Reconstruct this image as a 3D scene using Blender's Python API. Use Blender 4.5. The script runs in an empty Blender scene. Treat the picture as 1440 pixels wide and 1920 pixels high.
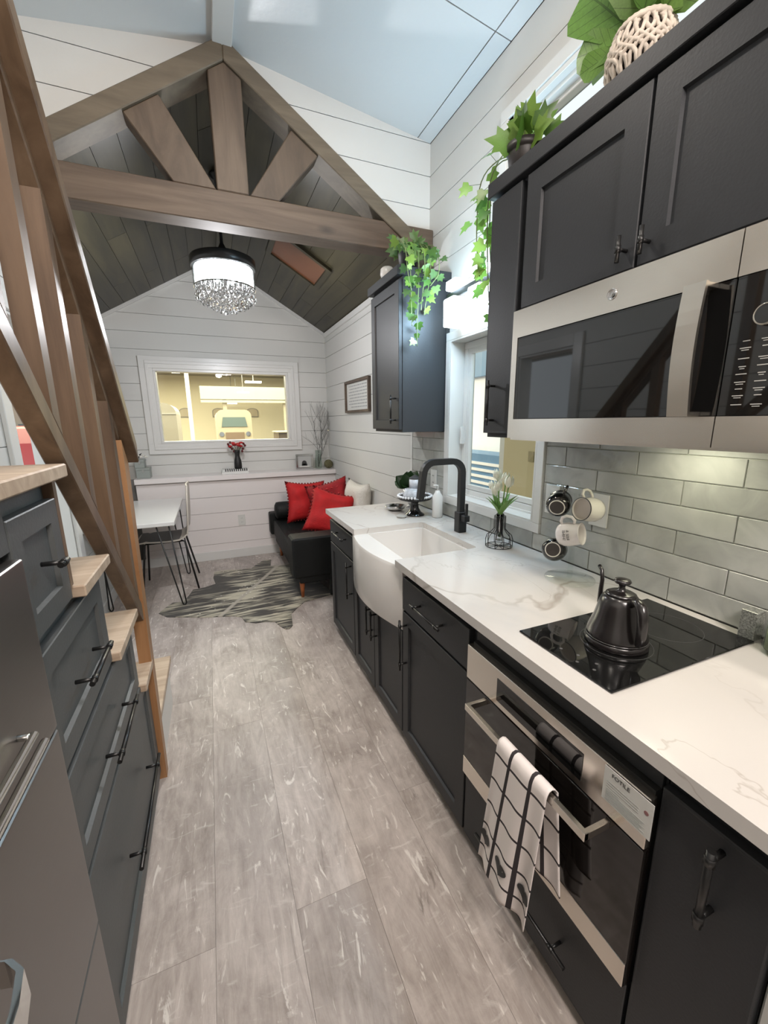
import bpy, bmesh, math, random
from mathutils import Vector, Matrix, Euler
random.seed(7)
R = random.Random(11)
PI = math.pi
S = bpy.context.scene
COL = S.collection

# ------------------------------------------------------------ camera
EYE = 1.465
def cam_axes(yaw, pitch, roll):
    f = Vector((math.sin(yaw)*math.cos(pitch), math.cos(yaw)*math.cos(pitch), -math.sin(pitch)))
    r = Vector((math.cos(yaw), -math.sin(yaw), 0)); u = r.cross(f)
    return r*math.cos(roll)+u*math.sin(roll), -r*math.sin(roll)+u*math.cos(roll), f
cr, cu, cf = cam_axes(0.392998832, 0.217661309, -0.00991568920)
cam = bpy.data.cameras.new('camera'); co = bpy.data.objects.new('camera', cam); COL.objects.link(co)
m = Matrix(((cr.x, cu.x, -cf.x, 0), (cr.y, cu.y, -cf.y, 0), (cr.z, cu.z, -cf.z, EYE), (0, 0, 0, 1)))
co.matrix_world = m
cam.sensor_fit = 'HORIZONTAL'; cam.sensor_width = 36; cam.lens = 36*768.0/1440; cam.clip_start = 0.02
S.camera = co

# ------------------------------------------------------------ world, exposure
W = bpy.data.worlds.new('world'); S.world = W; W.use_nodes = True
bg = W.node_tree.nodes['Background']; bg.inputs[0].default_value = (0.86, 0.94, 1.0, 1); bg.inputs[1].default_value = 1.3
S.view_settings.view_transform = 'Standard'; S.view_settings.look = 'None'
S.view_settings.exposure = 0.0; S.view_settings.gamma = 1.0; S.view_settings.use_curve_mapping = False
S.cycles.max_bounces = 8; S.cycles.diffuse_bounces = 4; S.cycles.glossy_bounces = 4
S.cycles.transmission_bounces = 8; S.cycles.transparent_max_bounces = 8
S.cycles.caustics_reflective = False; S.cycles.caustics_refractive = False
S.cycles.sample_clamp_indirect = 4.0

def area(name, loc, rot, size, power, color, shape='DISK', sy=None, spread=PI):
    l = bpy.data.lights.new(name, 'AREA'); l.energy = power; l.color = color; l.shape = shape; l.size = size
    if sy: l.size_y = sy
    l.spread = spread
    o = bpy.data.objects.new(name, l); o.location = loc; o.rotation_euler = rot; COL.objects.link(o); return o
WARM = (1.0, 0.90, 0.80); COOL = (0.80, 0.93, 1.0)
CANS = [(0.25, 1.55), (0.25, 0.3), (0.25, -1.1)]           # recessed lights along the kitchen ceiling
for x, y in CANS:
    area('can_lamp', (x, y, 3.09), (0, 0, 0), 0.13, 11, WARM)
area('flush_lamp', (0.45, -1.15, 2.95), (PI/3.0, 0, .12), .8, 72, (1.0, 0.89, 0.84))   # lamps of the room behind the camera

# ------------------------------------------------------------ materials
def nodes(name):
    mt = bpy.data.materials.new(name); mt.use_nodes = True
    nt = mt.node_tree; return mt, nt, nt.nodes['Principled BSDF']
def N(nt, t, **k):
    n = nt.nodes.new(t)
    for a, b in k.items(): setattr(n, a, b)
    return n
def plain(name, c, rough=0.5, metal=0.0, var=0.0, nscale=8, bump=0.0, bscale=60, coat=0, spec=0.5):
    mt, nt, b = nodes(name)
    b.inputs['Base Color'].default_value = (*c, 1); b.inputs['Roughness'].default_value = rough
    b.inputs['Metallic'].default_value = metal; b.inputs['Specular IOR Level'].default_value = spec
    if coat: b.inputs['Coat Weight'].default_value = coat; b.inputs['Coat Roughness'].default_value = 0.05
    g = N(nt, 'ShaderNodeNewGeometry')
    if var:
        n = N(nt, 'ShaderNodeTexNoise'); n.inputs['Scale'].default_value = nscale; n.inputs['Detail'].default_value = 4
        nt.links.new(g.outputs['Position'], n.inputs['Vector'])
        mr = N(nt, 'ShaderNodeMapRange'); mr.inputs['From Min'].default_value = .3; mr.inputs['From Max'].default_value = .7
        mr.inputs['To Min'].default_value = 1-var; mr.inputs['To Max'].default_value = 1+var
        nt.links.new(n.outputs['Fac'], mr.inputs['Value'])
        mx = N(nt, 'ShaderNodeVectorMath', operation='SCALE'); mx.inputs[0].default_value = c
        nt.links.new(mr.outputs[0], mx.inputs['Scale']); nt.links.new(mx.outputs[0], b.inputs['Base Color'])
    if bump:
        n = N(nt, 'ShaderNodeTexNoise'); n.inputs['Scale'].default_value = bscale; n.inputs['Detail'].default_value = 3
        nt.links.new(g.outputs['Position'], n.inputs['Vector'])
        bp = N(nt, 'ShaderNodeBump'); bp.inputs['Strength'].default_value = bump; bp.inputs['Distance'].default_value = 0.01
        nt.links.new(n.outputs['Fac'], bp.inputs['Height']); nt.links.new(bp.outputs[0], b.inputs['Normal'])
    return mt
def wood(name, c1, c2, scale, rough=0.5, rot=(0, 0, 0), ovar=0.12, knots=False, bump=0.15, contrast=(.35, .68)):
    """grain: small scale along the grain axis, large across; every piece gets its own offset and tone"""
    mt, nt, b = nodes(name); b.inputs['Roughness'].default_value = rough
    g = N(nt, 'ShaderNodeNewGeometry'); oi = N(nt, 'ShaderNodeObjectInfo')
    mp = N(nt, 'ShaderNodeMapping'); mp.inputs['Rotation'].default_value = rot; mp.inputs['Scale'].default_value = scale
    ad = N(nt, 'ShaderNodeVectorMath', operation='MULTIPLY_ADD')
    cb = N(nt, 'ShaderNodeCombineXYZ')
    for i in range(3): nt.links.new(oi.outputs['Random'], cb.inputs[i])
    nt.links.new(g.outputs['Position'], mp.inputs['Vector'])
    nt.links.new(cb.outputs[0], ad.inputs[0]); ad.inputs[1].default_value = (37, 53, 41); nt.links.new(mp.outputs[0], ad.inputs[2])
    n = N(nt, 'ShaderNodeTexNoise'); n.inputs['Scale'].default_value = 1.0; n.inputs['Detail'].default_value = 8; n.inputs['Roughness'].default_value = .62
    n.inputs['Distortion'].default_value = 0.6
    nt.links.new(ad.outputs[0], n.inputs['Vector'])
    rp = N(nt, 'ShaderNodeValToRGB'); rp.color_ramp.elements[0].position = contrast[0]; rp.color_ramp.elements[1].position = contrast[1]
    rp.color_ramp.elements[0].color = (*c1, 1); rp.color_ramp.elements[1].color = (*c2, 1)
    nt.links.new(n.outputs['Fac'], rp.inputs['Fac'])
    out = rp.outputs['Color']
    if knots:
        v = N(nt, 'ShaderNodeTexVoronoi'); v.inputs['Scale'].default_value = 1.0
        mp2 = N(nt, 'ShaderNodeMapping'); mp2.inputs['Scale'].default_value = (2.6, 3.5, 6.0)
        nt.links.new(g.outputs['Position'], mp2.inputs['Vector']); nt.links.new(mp2.outputs[0], v.inputs['Vector'])
        mr = N(nt, 'ShaderNodeMapRange'); mr.inputs['From Min'].default_value = 0.03; mr.inputs['From Max'].default_value = 0.16
        mr.inputs['To Min'].default_value = .45; mr.inputs['To Max'].default_value = 1
        nt.links.new(v.outputs['Distance'], mr.inputs['Value'])
        k = N(nt, 'ShaderNodeVectorMath', operation='SCALE'); nt.links.new(out, k.inputs[0]); nt.links.new(mr.outputs[0], k.inputs['Scale']); out = k.outputs[0]
    mr = N(nt, 'ShaderNodeMapRange'); mr.inputs['To Min'].default_value = 1-ovar; mr.inputs['To Max'].default_value = 1+ovar
    nt.links.new(oi.outputs['Random'], mr.inputs['Value'])
    k = N(nt, 'ShaderNodeVectorMath', operation='SCALE'); nt.links.new(out, k.inputs[0]); nt.links.new(mr.outputs[0], k.inputs['Scale'])
    nt.links.new(k.outputs[0], b.inputs['Base Color'])
    bp = N(nt, 'ShaderNodeBump'); bp.inputs['Strength'].default_value = bump; bp.inputs['Distance'].default_value = .004
    nt.links.new(n.outputs['Fac'], bp.inputs['Height']); nt.links.new(bp.outputs[0], b.inputs['Normal'])
    return mt
def emis(name, c, s):
    mt, nt, b = nodes(name); b.inputs['Base Color'].default_value = (*c, 1)
    b.inputs['Emission Color'].default_value = (*c, 1); b.inputs['Emission Strength'].default_value = s; return mt
def glass(name, c=(1, 1, 1), rough=0.0, ior=1.45, thin=False):
    mt, nt, b = nodes(name)
    if thin:
        nt.nodes.remove(b)
        o = nt.nodes['Material Output']
        tr = N(nt, 'ShaderNodeBsdfTransparent'); tr.inputs[0].default_value = (*c, 1)
        gl = N(nt, 'ShaderNodeBsdfGlossy'); gl.inputs['Roughness'].default_value = rough
        fr = N(nt, 'ShaderNodeFresnel'); fr.inputs['IOR'].default_value = ior
        mx = N(nt, 'ShaderNodeMixShader'); gg = N(nt, 'ShaderNodeNewGeometry'); iv = N(nt, 'ShaderNodeMath', operation='SUBTRACT'); iv.inputs[0].default_value = 1; nt.links.new(gg.outputs['Backfacing'], iv.inputs[1])
        ml = N(nt, 'ShaderNodeMath', operation='MULTIPLY'); nt.links.new(fr.outputs[0], ml.inputs[0]); nt.links.new(iv.outputs[0], ml.inputs[1]); nt.links.new(ml.outputs[0], mx.inputs[0]); nt.links.new(tr.outputs[0], mx.inputs[1]); nt.links.new(gl.outputs[0], mx.inputs[2])
        nt.links.new(mx.outputs[0], o.inputs['Surface'])
    else:
        b.inputs['Base Color'].default_value = (*c, 1); b.inputs['Transmission Weight'].default_value = 1
        b.inputs['Roughness'].default_value = rough; b.inputs['IOR'].default_value = ior
    return mt
def frost():
    mt, nt, b = nodes('frosted_drum'); nt.nodes.remove(b); o = nt.nodes['Material Output']
    tl = N(nt, 'ShaderNodeBsdfTranslucent'); tl.inputs[0].default_value = (.95, .97, 1, 1); tr = N(nt, 'ShaderNodeBsdfTransparent'); mx = N(nt, 'ShaderNodeMixShader'); mx.inputs[0].default_value = .45
    nt.links.new(tr.outputs[0], mx.inputs[1]); nt.links.new(tl.outputs[0], mx.inputs[2]); nt.links.new(mx.outputs[0], o.inputs['Surface']); return mt
def quartz():
    mt, nt, b = nodes('white_quartz'); b.inputs['Roughness'].default_value = .12
    g = N(nt, 'ShaderNodeNewGeometry')
    out = None
    base = N(nt, 'ShaderNodeRGB'); base.outputs[0].default_value = (.60, .575, .545, 1); out = base.outputs[0]
    for sc, w, col, seed, amt in ((1.15, .010, (.36, .32, .28, 1), 3.1, .8), (2.2, .006, (.42, .38, .34, 1), 9.4, .7), (.8, .05, (.50, .49, .48, 1), 5.5, .45)):
        mp = N(nt, 'ShaderNodeMapping'); mp.inputs['Location'].default_value = (seed, seed*1.7, 0); mp.inputs['Scale'].default_value = (1.3, .8, 1)
        nt.links.new(g.outputs['Position'], mp.inputs['Vector'])
        n = N(nt, 'ShaderNodeTexNoise'); n.inputs['Scale'].default_value = sc; n.inputs['Detail'].default_value = 5; n.inputs['Distortion'].default_value = .9
        nt.links.new(mp.outputs[0], n.inputs['Vector'])
        s = N(nt, 'ShaderNodeMath', operation='SUBTRACT'); s.inputs[1].default_value = .5; nt.links.new(n.outputs['Fac'], s.inputs[0])
        a = N(nt, 'ShaderNodeMath', operation='ABSOLUTE'); nt.links.new(s.outputs[0], a.inputs[0])
        mr = N(nt, 'ShaderNodeMapRange'); mr.inputs['From Max'].default_value = w; mr.inputs['To Min'].default_value = amt; mr.inputs['To Max'].default_value = 0
        nt.links.new(a.outputs[0], mr.inputs['Value'])
        mk = N(nt, 'ShaderNodeTexNoise'); mk.inputs['Scale'].default_value = 1.7; nt.links.new(mp.outputs[0], mk.inputs['Vector'])
        mm = N(nt, 'ShaderNodeMapRange'); mm.inputs['From Min'].default_value = .42; mm.inputs['From Max'].default_value = .62; nt.links.new(mk.outputs['Fac'], mm.inputs['Value'])
        ml = N(nt, 'ShaderNodeMath', operation='MULTIPLY'); nt.links.new(mr.outputs[0], ml.inputs[0]); nt.links.new(mm.outputs[0], ml.inputs[1])
        mx = N(nt, 'ShaderNodeMix', data_type='RGBA'); nt.links.new(ml.outputs[0], mx.inputs['Factor']); nt.links.new(out, mx.inputs['A']); mx.inputs['B'].default_value = col
        out = mx.outputs['Result']
    nt.links.new(out, b.inputs['Base Color']); return mt
def floor_mat():
    mt, nt, b = nodes('weathered_vinyl_plank'); b.inputs['Roughness'].default_value = .42
    g = N(nt, 'ShaderNodeNewGeometry'); oi = N(nt, 'ShaderNodeObjectInfo')
    cb = N(nt, 'ShaderNodeCombineXYZ')
    for i in range(3): nt.links.new(oi.outputs['Random'], cb.inputs[i])
    def tex(scale, sc, det, dist, rough=.6, seed=(31, 17, 5)):
        mp = N(nt, 'ShaderNodeMapping'); mp.inputs['Scale'].default_value = scale; nt.links.new(g.outputs['Position'], mp.inputs['Vector'])
        ad = N(nt, 'ShaderNodeVectorMath', operation='MULTIPLY_ADD'); nt.links.new(cb.outputs[0], ad.inputs[0]); ad.inputs[1].default_value = seed; nt.links.new(mp.outputs[0], ad.inputs[2])
        n = N(nt, 'ShaderNodeTexNoise'); n.inputs['Scale'].default_value = sc; n.inputs['Detail'].default_value = det; n.inputs['Distortion'].default_value = dist; n.inputs['Roughness'].default_value = rough
        nt.links.new(ad.outputs[0], n.inputs['Vector']); return n.outputs['Fac']
    n1 = tex((1.3, .8, 1), 3.2, 10, .8, .7); n2 = tex((1, .16, 1), 30, 8, 1.0, .7); n3 = tex((1, .26, 1), 20, 5, 2.4); n4 = tex((1, .22, 1), 10, 5, 1.6, seed=(7, 51, 3)); n5 = tex((1.2, .5, 1), 1.6, 3, .4, seed=(3, 9, 3)); n6 = tex((.35, 1.0, 1), 22, 6, 1.5, seed=(13, 3, 5))
    rp = N(nt, 'ShaderNodeValToRGB'); e = rp.color_ramp.elements
    e[0].position = .33; e[0].color = (.215, .178, .155, 1); e[1].position = .64; e[1].color = (.56, .50, .46, 1)
    md = N(nt, 'ShaderNodeMix', data_type='FLOAT'); md.inputs['Factor'].default_value = .42; nt.links.new(n1, md.inputs['A']); nt.links.new(n2, md.inputs['B'])
    nt.links.new(md.outputs['Result'], rp.inputs['Fac'])
    out = rp.outputs['Color']
    for src, lo, hi, col, amt in ((n5, .52, .66, (.30, .26, .24, 1), .55), (n6, .60, .70, (.62, .58, .54, 1), .5), (n3, .61, .68, (.70, .66, .61, 1), .8), (n4, .34, .25, (.11, .09, .075, 1), .75)):
        mr = N(nt, 'ShaderNodeMapRange'); mr.inputs['From Min'].default_value = lo; mr.inputs['From Max'].default_value = hi; mr.inputs['To Max'].default_value = amt
        nt.links.new(src, mr.inputs['Value'])
        mx = N(nt, 'ShaderNodeMix', data_type='RGBA'); nt.links.new(mr.outputs[0], mx.inputs['Factor']); nt.links.new(out, mx.inputs['A']); mx.inputs['B'].default_value = col
        out = mx.outputs['Result']
    mr = N(nt, 'ShaderNodeMapRange'); mr.inputs['To Min'].default_value = .93; mr.inputs['To Max'].default_value = 1.07; nt.links.new(oi.outputs['Random'], mr.inputs['Value'])
    k = N(nt, 'ShaderNodeVectorMath', operation='SCALE'); nt.links.new(out, k.inputs[0]); nt.links.new(mr.outputs[0], k.inputs['Scale']); nt.links.new(k.outputs[0], b.inputs['Base Color'])
    bp = N(nt, 'ShaderNodeBump'); bp.inputs['Strength'].default_value = .25; bp.inputs['Distance'].default_value = .003; nt.links.new(n3, bp.inputs['Height']); nt.links.new(bp.outputs[0], b.inputs['Normal'])
    return mt
def steel(name, c, rough, axis=2):
    mt, nt, b = nodes(name); b.inputs['Metallic'].default_value = 1; b.inputs['Roughness'].default_value = rough
    g = N(nt, 'ShaderNodeNewGeometry'); mp = N(nt, 'ShaderNodeMapping'); sc = [700, 700, 700]; sc[axis] = 6
    mp.inputs['Scale'].default_value = sc; nt.links.new(g.outputs['Position'], mp.inputs['Vector'])
    n = N(nt, 'ShaderNodeTexNoise'); n.inputs['Scale'].default_value = 1; n.inputs['Detail'].default_value = 2; nt.links.new(mp.outputs[0], n.inputs['Vector'])
    mr = N(nt, 'ShaderNodeMapRange'); mr.inputs['To Min'].default_value = .96; mr.inputs['To Max'].default_value = 1.04; nt.links.new(n.outputs['Fac'], mr.inputs['Value'])
    k = N(nt, 'ShaderNodeVectorMath', operation='SCALE'); k.inputs[0].default_value = c; nt.links.new(mr.outputs[0], k.inputs['Scale']); nt.links.new(k.outputs[0], b.inputs['Base Color'])
    return mt
def tile_mat():
    mt, nt, b = nodes('glazed_grey_tile'); b.inputs['Roughness'].default_value = .10
    g = N(nt, 'ShaderNodeNewGeometry'); oi = N(nt, 'ShaderNodeObjectInfo')
    cb = N(nt, 'ShaderNodeCombineXYZ')
    for i in range(3): nt.links.new(oi.outputs['Random'], cb.inputs[i])
    ad = N(nt, 'ShaderNodeVectorMath', operation='MULTIPLY_ADD'); nt.links.new(cb.outputs[0], ad.inputs[0]); ad.inputs[1].default_value = (9, 23, 31); nt.links.new(g.outputs['Position'], ad.inputs[2])
    n = N(nt, 'ShaderNodeTexNoise'); n.inputs['Scale'].default_value = 7; n.inputs['Detail'].default_value = 4; n.inputs['Distortion'].default_value = 1.2; nt.links.new(ad.outputs[0], n.inputs['Vector'])
    rp = N(nt, 'ShaderNodeValToRGB'); e = rp.color_ramp.elements; e[0].position = .3; e[0].color = (.34, .35, .33, 1); e[1].position = .72; e[1].color = (.48, .49, .46, 1)
    nt.links.new(n.outputs['Fac'], rp.inputs['Fac'])
    mr = N(nt, 'ShaderNodeMapRange'); mr.inputs['To Min'].default_value = .88; mr.inputs['To Max'].default_value = 1.1; nt.links.new(oi.outputs['Random'], mr.inputs['Value'])
    k = N(nt, 'ShaderNodeVectorMath', operation='SCALE'); nt.links.new(rp.outputs[0], k.inputs[0]); nt.links.new(mr.outputs[0], k.inputs['Scale']); nt.links.new(k.outputs[0], b.inputs['Base Color'])
    bp = N(nt, 'ShaderNodeBump'); bp.inputs['Strength'].default_value = .5; bp.inputs['Distance'].default_value = .006; nt.links.new(n.outputs['Fac'], bp.inputs['Height']); nt.links.new(bp.outputs[0], b.inputs['Normal'])
    return mt
def hide_mat():
    mt, nt, b = nodes('brindle_cowhide'); b.inputs['Roughness'].default_value = .7; b.inputs['Sheen Weight'].default_value = .3
    g = N(nt, 'ShaderNodeNewGeometry')
    mp = N(nt, 'ShaderNodeMapping'); mp.inputs['Rotation'].default_value = (0, 0, -.12); mp.inputs['Scale'].default_value = (3.5, 26, 1)
    nt.links.new(g.outputs['Position'], mp.inputs['Vector'])
    n = N(nt, 'ShaderNodeTexNoise'); n.inputs['Scale'].default_value = 1; n.inputs['Detail'].default_value = 7; n.inputs['Distortion'].default_value = .8; nt.links.new(mp.outputs[0], n.inputs['Vector'])
    n2 = N(nt, 'ShaderNodeTexNoise'); n2.inputs['Scale'].default_value = 2.2; nt.links.new(g.outputs['Position'], n2.inputs['Vector'])
    md = N(nt, 'ShaderNodeMix', data_type='FLOAT'); md.inputs['Factor'].default_value = .42; nt.links.new(n.outputs['Fac'], md.inputs['A']); nt.links.new(n2.outputs['Fac'], md.inputs['B'])
    rp = N(nt, 'ShaderNodeValToRGB'); e = rp.color_ramp.elements; e[0].position = .47; e[0].color = (.022, .018, .012, 1); e[1].position = .585; e[1].color = (.52, .48, .36, 1)
    nt.links.new(md.outputs['Result'], rp.inputs['Fac'])
    # pale stripe along the spine: distance to the line (-.048,3.206)-(.518,4.165)
    dx, dy = .566, .959; L = math.hypot(dx, dy); nx, ny = dy/L, -dx/L
    dt = N(nt, 'ShaderNodeVectorMath', operation='DOT_PRODUCT'); dt.inputs[1].default_value = (nx, ny, 0)
    sb = N(nt, 'ShaderNodeVectorMath', operation='SUBTRACT'); sb.inputs[1].default_value = (-.048, 3.206, 0)
    nt.links.new(g.outputs['Position'], sb.inputs[0]); nt.links.new(sb.outputs[0], dt.inputs[0])
    ab = N(nt, 'ShaderNodeMath', operation='ABSOLUTE'); nt.links.new(dt.outputs['Value'], ab.inputs[0])
    mr = N(nt, 'ShaderNodeMapRange'); mr.inputs['From Min'].default_value = .010; mr.inputs['From Max'].default_value = .024; mr.inputs['To Min'].default_value = .9; mr.inputs['To Max'].default_value = 0
    nt.links.new(ab.outputs[0], mr.inputs['Value'])
    mx = N(nt, 'ShaderNodeMix', data_type='RGBA'); nt.links.new(mr.outputs[0], mx.inputs['Factor']); nt.links.new(rp.outputs[0], mx.inputs['A']); mx.inputs['B'].default_value = (.42, .38, .31, 1)
    v = N(nt, 'ShaderNodeTexVoronoi'); v.inputs['Scale'].default_value = 26; nt.links.new(g.outputs['Position'], v.inputs['Vector'])
    m2 = N(nt, 'ShaderNodeMapRange'); m2.inputs['From Min'].default_value = .12; m2.inputs['From Max'].default_value = .2; m2.inputs['To Min'].default_value = 1; m2.inputs['To Max'].default_value = 0; nt.links.new(v.outputs['Distance'], m2.inputs['Value'])
    n3 = N(nt, 'ShaderNodeMapRange'); n3.inputs['From Min'].default_value = .52; n3.inputs['From Max'].default_value = .60; nt.links.new(n2.outputs['Fac'], n3.inputs['Value'])
    ml = N(nt, 'ShaderNodeMath', operation='MULTIPLY'); nt.links.new(m2.outputs[0], ml.inputs[0]); nt.links.new(n3.outputs[0], ml.inputs[1])
    my = N(nt, 'ShaderNodeMix', data_type='RGBA'); nt.links.new(ml.outputs[0], my.inputs['Factor']); nt.links.new(mx.outputs['Result'], my.inputs['A']); my.inputs['B'].default_value = (.7, .68, .6, 1)
    nt.links.new(my.outputs['Result'], b.inputs['Base Color'])
    return mt
def leaf_mat(name, c1, c2, veins=False):
    mt, nt, b = nodes(name); b.inputs['Roughness'].default_value = .4
    oi = N(nt, 'ShaderNodeObjectInfo'); mx = N(nt, 'ShaderNodeMix', data_type='RGBA')
    mx.inputs['A'].default_value = (*c1, 1); mx.inputs['B'].default_value = (*c2, 1); nt.links.new(oi.outputs['Random'], mx.inputs['Factor'])
    g = N(nt, 'ShaderNodeTexCoord'); n = N(nt, 'ShaderNodeTexNoise'); n.inputs['Scale'].default_value = 30; nt.links.new(g.outputs['Object'], n.inputs['Vector'])
    mr = N(nt, 'ShaderNodeMapRange'); mr.inputs['To Min'].default_value = .75; mr.inputs['To Max'].default_value = 1.25; nt.links.new(n.outputs['Fac'], mr.inputs['Value'])
    k = N(nt, 'ShaderNodeVectorMath', operation='SCALE'); nt.links.new(mx.outputs['Result'], k.inputs[0]); nt.links.new(mr.outputs[0], k.inputs['Scale'])
    nt.links.new(k.outputs[0], b.inputs['Base Color'])
    if veins:
        sp = N(nt, 'ShaderNodeSeparateXYZ'); nt.links.new(g.outputs['Object'], sp.inputs[0])
        ax = N(nt, 'ShaderNodeMath', operation='ABSOLUTE'); nt.links.new(sp.outputs[0], ax.inputs[0])
        mm = N(nt, 'ShaderNodeMath', operation='MULTIPLY_ADD'); nt.links.new(ax.outputs[0], mm.inputs[0]); mm.inputs[1].default_value = -.75; nt.links.new(sp.outputs[1], mm.inputs[2])
        pg = N(nt, 'ShaderNodeMath', operation='PINGPONG'); nt.links.new(mm.outputs[0], pg.inputs[0]); pg.inputs[1].default_value = .075
        l1 = N(nt, 'ShaderNodeMath', operation='LESS_THAN'); nt.links.new(pg.outputs[0], l1.inputs[0]); l1.inputs[1].default_value = .006
        l2 = N(nt, 'ShaderNodeMath', operation='LESS_THAN'); nt.links.new(ax.outputs[0], l2.inputs[0]); l2.inputs[1].default_value = .011
        mxx = N(nt, 'ShaderNodeMath', operation='MAXIMUM'); nt.links.new(l1.outputs[0], mxx.inputs[0]); nt.links.new(l2.outputs[0], mxx.inputs[1])
        m3 = N(nt, 'ShaderNodeMapRange'); m3.inputs['To Min'].default_value = 1; m3.inputs['To Max'].default_value = .55; nt.links.new(mxx.outputs[0], m3.inputs['Value'])
        k2 = N(nt, 'ShaderNodeVectorMath', operation='SCALE'); nt.links.new(k.outputs[0], k2.inputs[0]); nt.links.new(m3.outputs[0], k2.inputs['Scale']); k = k2
        nt.links.new(k.outputs[0], b.inputs['Base Color'])
    tl = N(nt, 'ShaderNodeBsdfTranslucent'); nt.links.new(k.outputs[0], tl.inputs['Color'])
    ms = N(nt, 'ShaderNodeMixShader'); ms.inputs[0].default_value = .3
    nt.links.new(b.outputs[0], ms.inputs[1]); nt.links.new(tl.outputs[0], ms.inputs[2]); nt.links.new(ms.outputs[0], nt.nodes['Material Output'].inputs['Surface'])
    return mt
def towel_mat():
    """white cotton woven with dark checks; pattern comes from the cloth's own UVs"""
    mt, nt, b = nodes('checked_towel'); b.inputs['Roughness'].default_value = .9
    uv = N(nt, 'ShaderNodeUVMap'); sp = N(nt, 'ShaderNodeSeparateXYZ'); nt.links.new(uv.outputs[0], sp.inputs[0])
    def lines(ch, per, w, off):
        a = N(nt, 'ShaderNodeMath', operation='ADD'); a.inputs[1].default_value = off; nt.links.new(sp.outputs[ch], a.inputs[0])
        md = N(nt, 'ShaderNodeMath', operation='PINGPONG'); md.inputs[1].default_value = per/2; nt.links.new(a.outputs[0], md.inputs[0])
        l = N(nt, 'ShaderNodeMath', operation='LESS_THAN'); l.inputs[1].default_value = w/2; nt.links.new(md.outputs[0], l.inputs[0]); return l.outputs[0]
    a = lines(0, .082, .011, .02); c = lines(1, .082, .007, .0)
    mx = N(nt, 'ShaderNodeMath', operation='MAXIMUM'); nt.links.new(a, mx.inputs[0]); nt.links.new(c, mx.inputs[1])
    m = N(nt, 'ShaderNodeMix', data_type='RGBA'); nt.links.new(mx.outputs[0], m.inputs['Factor']); m.inputs['A'].default_value = (.80, .74, .71, 1); m.inputs['B'].default_value = (.03, .024, .026, 1)
    nt.links.new(m.outputs['Result'], b.inputs['Base Color']); return mt

WHITE = plain('white_wall_paint', (.62, .62, .595), .5, bump=.03, bscale=90)
CEIL = plain('white_ceiling_paint', (.66, .69, .70), .32, bump=.10, bscale=30)
TRIM = plain('white_trim_gloss', (.68, .68, .66), .3)
GAP = plain('seam_shadow_grey', (.30, .30, .29), .8)
DARKPLY = wood('dark_stained_plank', (.015, .013, .006), (.052, .044, .021), (9, .9, 9), .42, ovar=.22, bump=.2)
DARKSEAM = plain('dark_seam', (.01, .009, .006), .8)
BEAM = wood('weathered_beam_x', (.066, .043, .028), (.125, .088, .060), (1.3, 9, 16), .6, knots=True, bump=.3)
BEAMV = wood('weathered_beam_z', (.058, .038, .024), (.110, .077, .051), (13, 9, 1.3), .6, bump=.3)
RAKE = wood('rafter_timber', (.085, .066, .044), (.145, .114, .077), (2.0, 9, 14), .6, bump=.3)
RAIL = wood('rail_timber', (.080, .048, .028), (.160, .103, .062), (14, 14, 1.3), .42, ovar=.10)
RAILP = wood('newel_timber', (.24, .115, .048), (.38, .205, .095), (14, 14, 1.3), .42, ovar=.10)
TREAD = wood('pale_oak_tread', (.36, .265, .185), (.55, .44, .335), (1.6, 18, 12), .5, ovar=.08)
CAB = plain('charcoal_cabinet_paint', (.024, .026, .029), .48, bump=.05, bscale=160, spec=.35)
CABIN = plain('cabinet_inside', (.012, .012, .012), .7)
STAIRCAB = plain('slate_cabinet_paint', (.068, .074, .075), .45, bump=.06, bscale=160)
BLACK = plain('matte_black_metal', (.008, .008, .008), .35)
BLACKM = plain('black_paint', (.010, .010, .011), .5)
STEEL = steel('brushed_steel', (.74, .69, .62), .24, 1)
CHROME = plain('chrome', (.75, .75, .73), .08, 1.0)
SLATE = steel('dark_slate_steel', (.27, .255, .245), .36, 1)
BGLASS = plain('black_glass', (.006, .006, .006), .03, spec=.8)
OGLASS = plain('oven_glass', (.010, .008, .007), .06, spec=.6)
TILE = tile_mat()
GROUT = plain('pale_grout', (.58, .60, .54), .85)
QUARTZ = quartz()
CERAM = plain('white_ceramic', (.74, .72, .69), .12)
PLASTIC = plain('white_plastic', (.66, .66, .63), .35)
FLOOR = floor_mat()
FLSEAM = plain('floor_seam', (.24, .21, .19), .8)
TABLEW = plain('white_table_laminate', (.68, .68, .67), .18)
PLY = plain('pale_ply_shell', (.52, .48, .42), .4)
DKPAD = plain('dark_seat_pad', (.07, .065, .06), .6)
SOFA = plain('black_leather', (.008, .009, .009), .6, bump=.25, bscale=45, spec=.25)
LEGW = wood('orange_wood_leg', (.26, .07, .025), (.42, .14, .05), (20, 20, 2), .35)
RED = plain('red_cushion_cloth', (.42, .006, .008), .75, var=.15, nscale=14, bump=.2, bscale=120)
DKRED = plain('dark_red_trim', (.16, .004, .006), .8)
FUR = plain('white_plush', (.66, .63, .57), .95, bump=.6, bscale=70)
HIDE = hide_mat()
IVY = leaf_mat('ivy_leaf_green', (.055, .14, .022), (.20, .33, .055))
IVY2 = leaf_mat('ivy_leaf_bluegreen', (.035, .10, .03), (.19, .29, .09))
FID = leaf_mat('fiddle_leaf_green', (.09, .20, .035), (.17, .31, .06), True)
DKLEAF = leaf_mat('dark_leaf', (.010, .035, .008), (.02, .06, .014))
STEM = plain('green_brown_stem', (.12, .15, .05), .6)
MACRAME = plain('woven_cotton_cord', (.52, .46, .39), .9, var=.15, nscale=40)
POTB = plain('dark_plastic_pot', (.018, .014, .013), .5)
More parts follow.
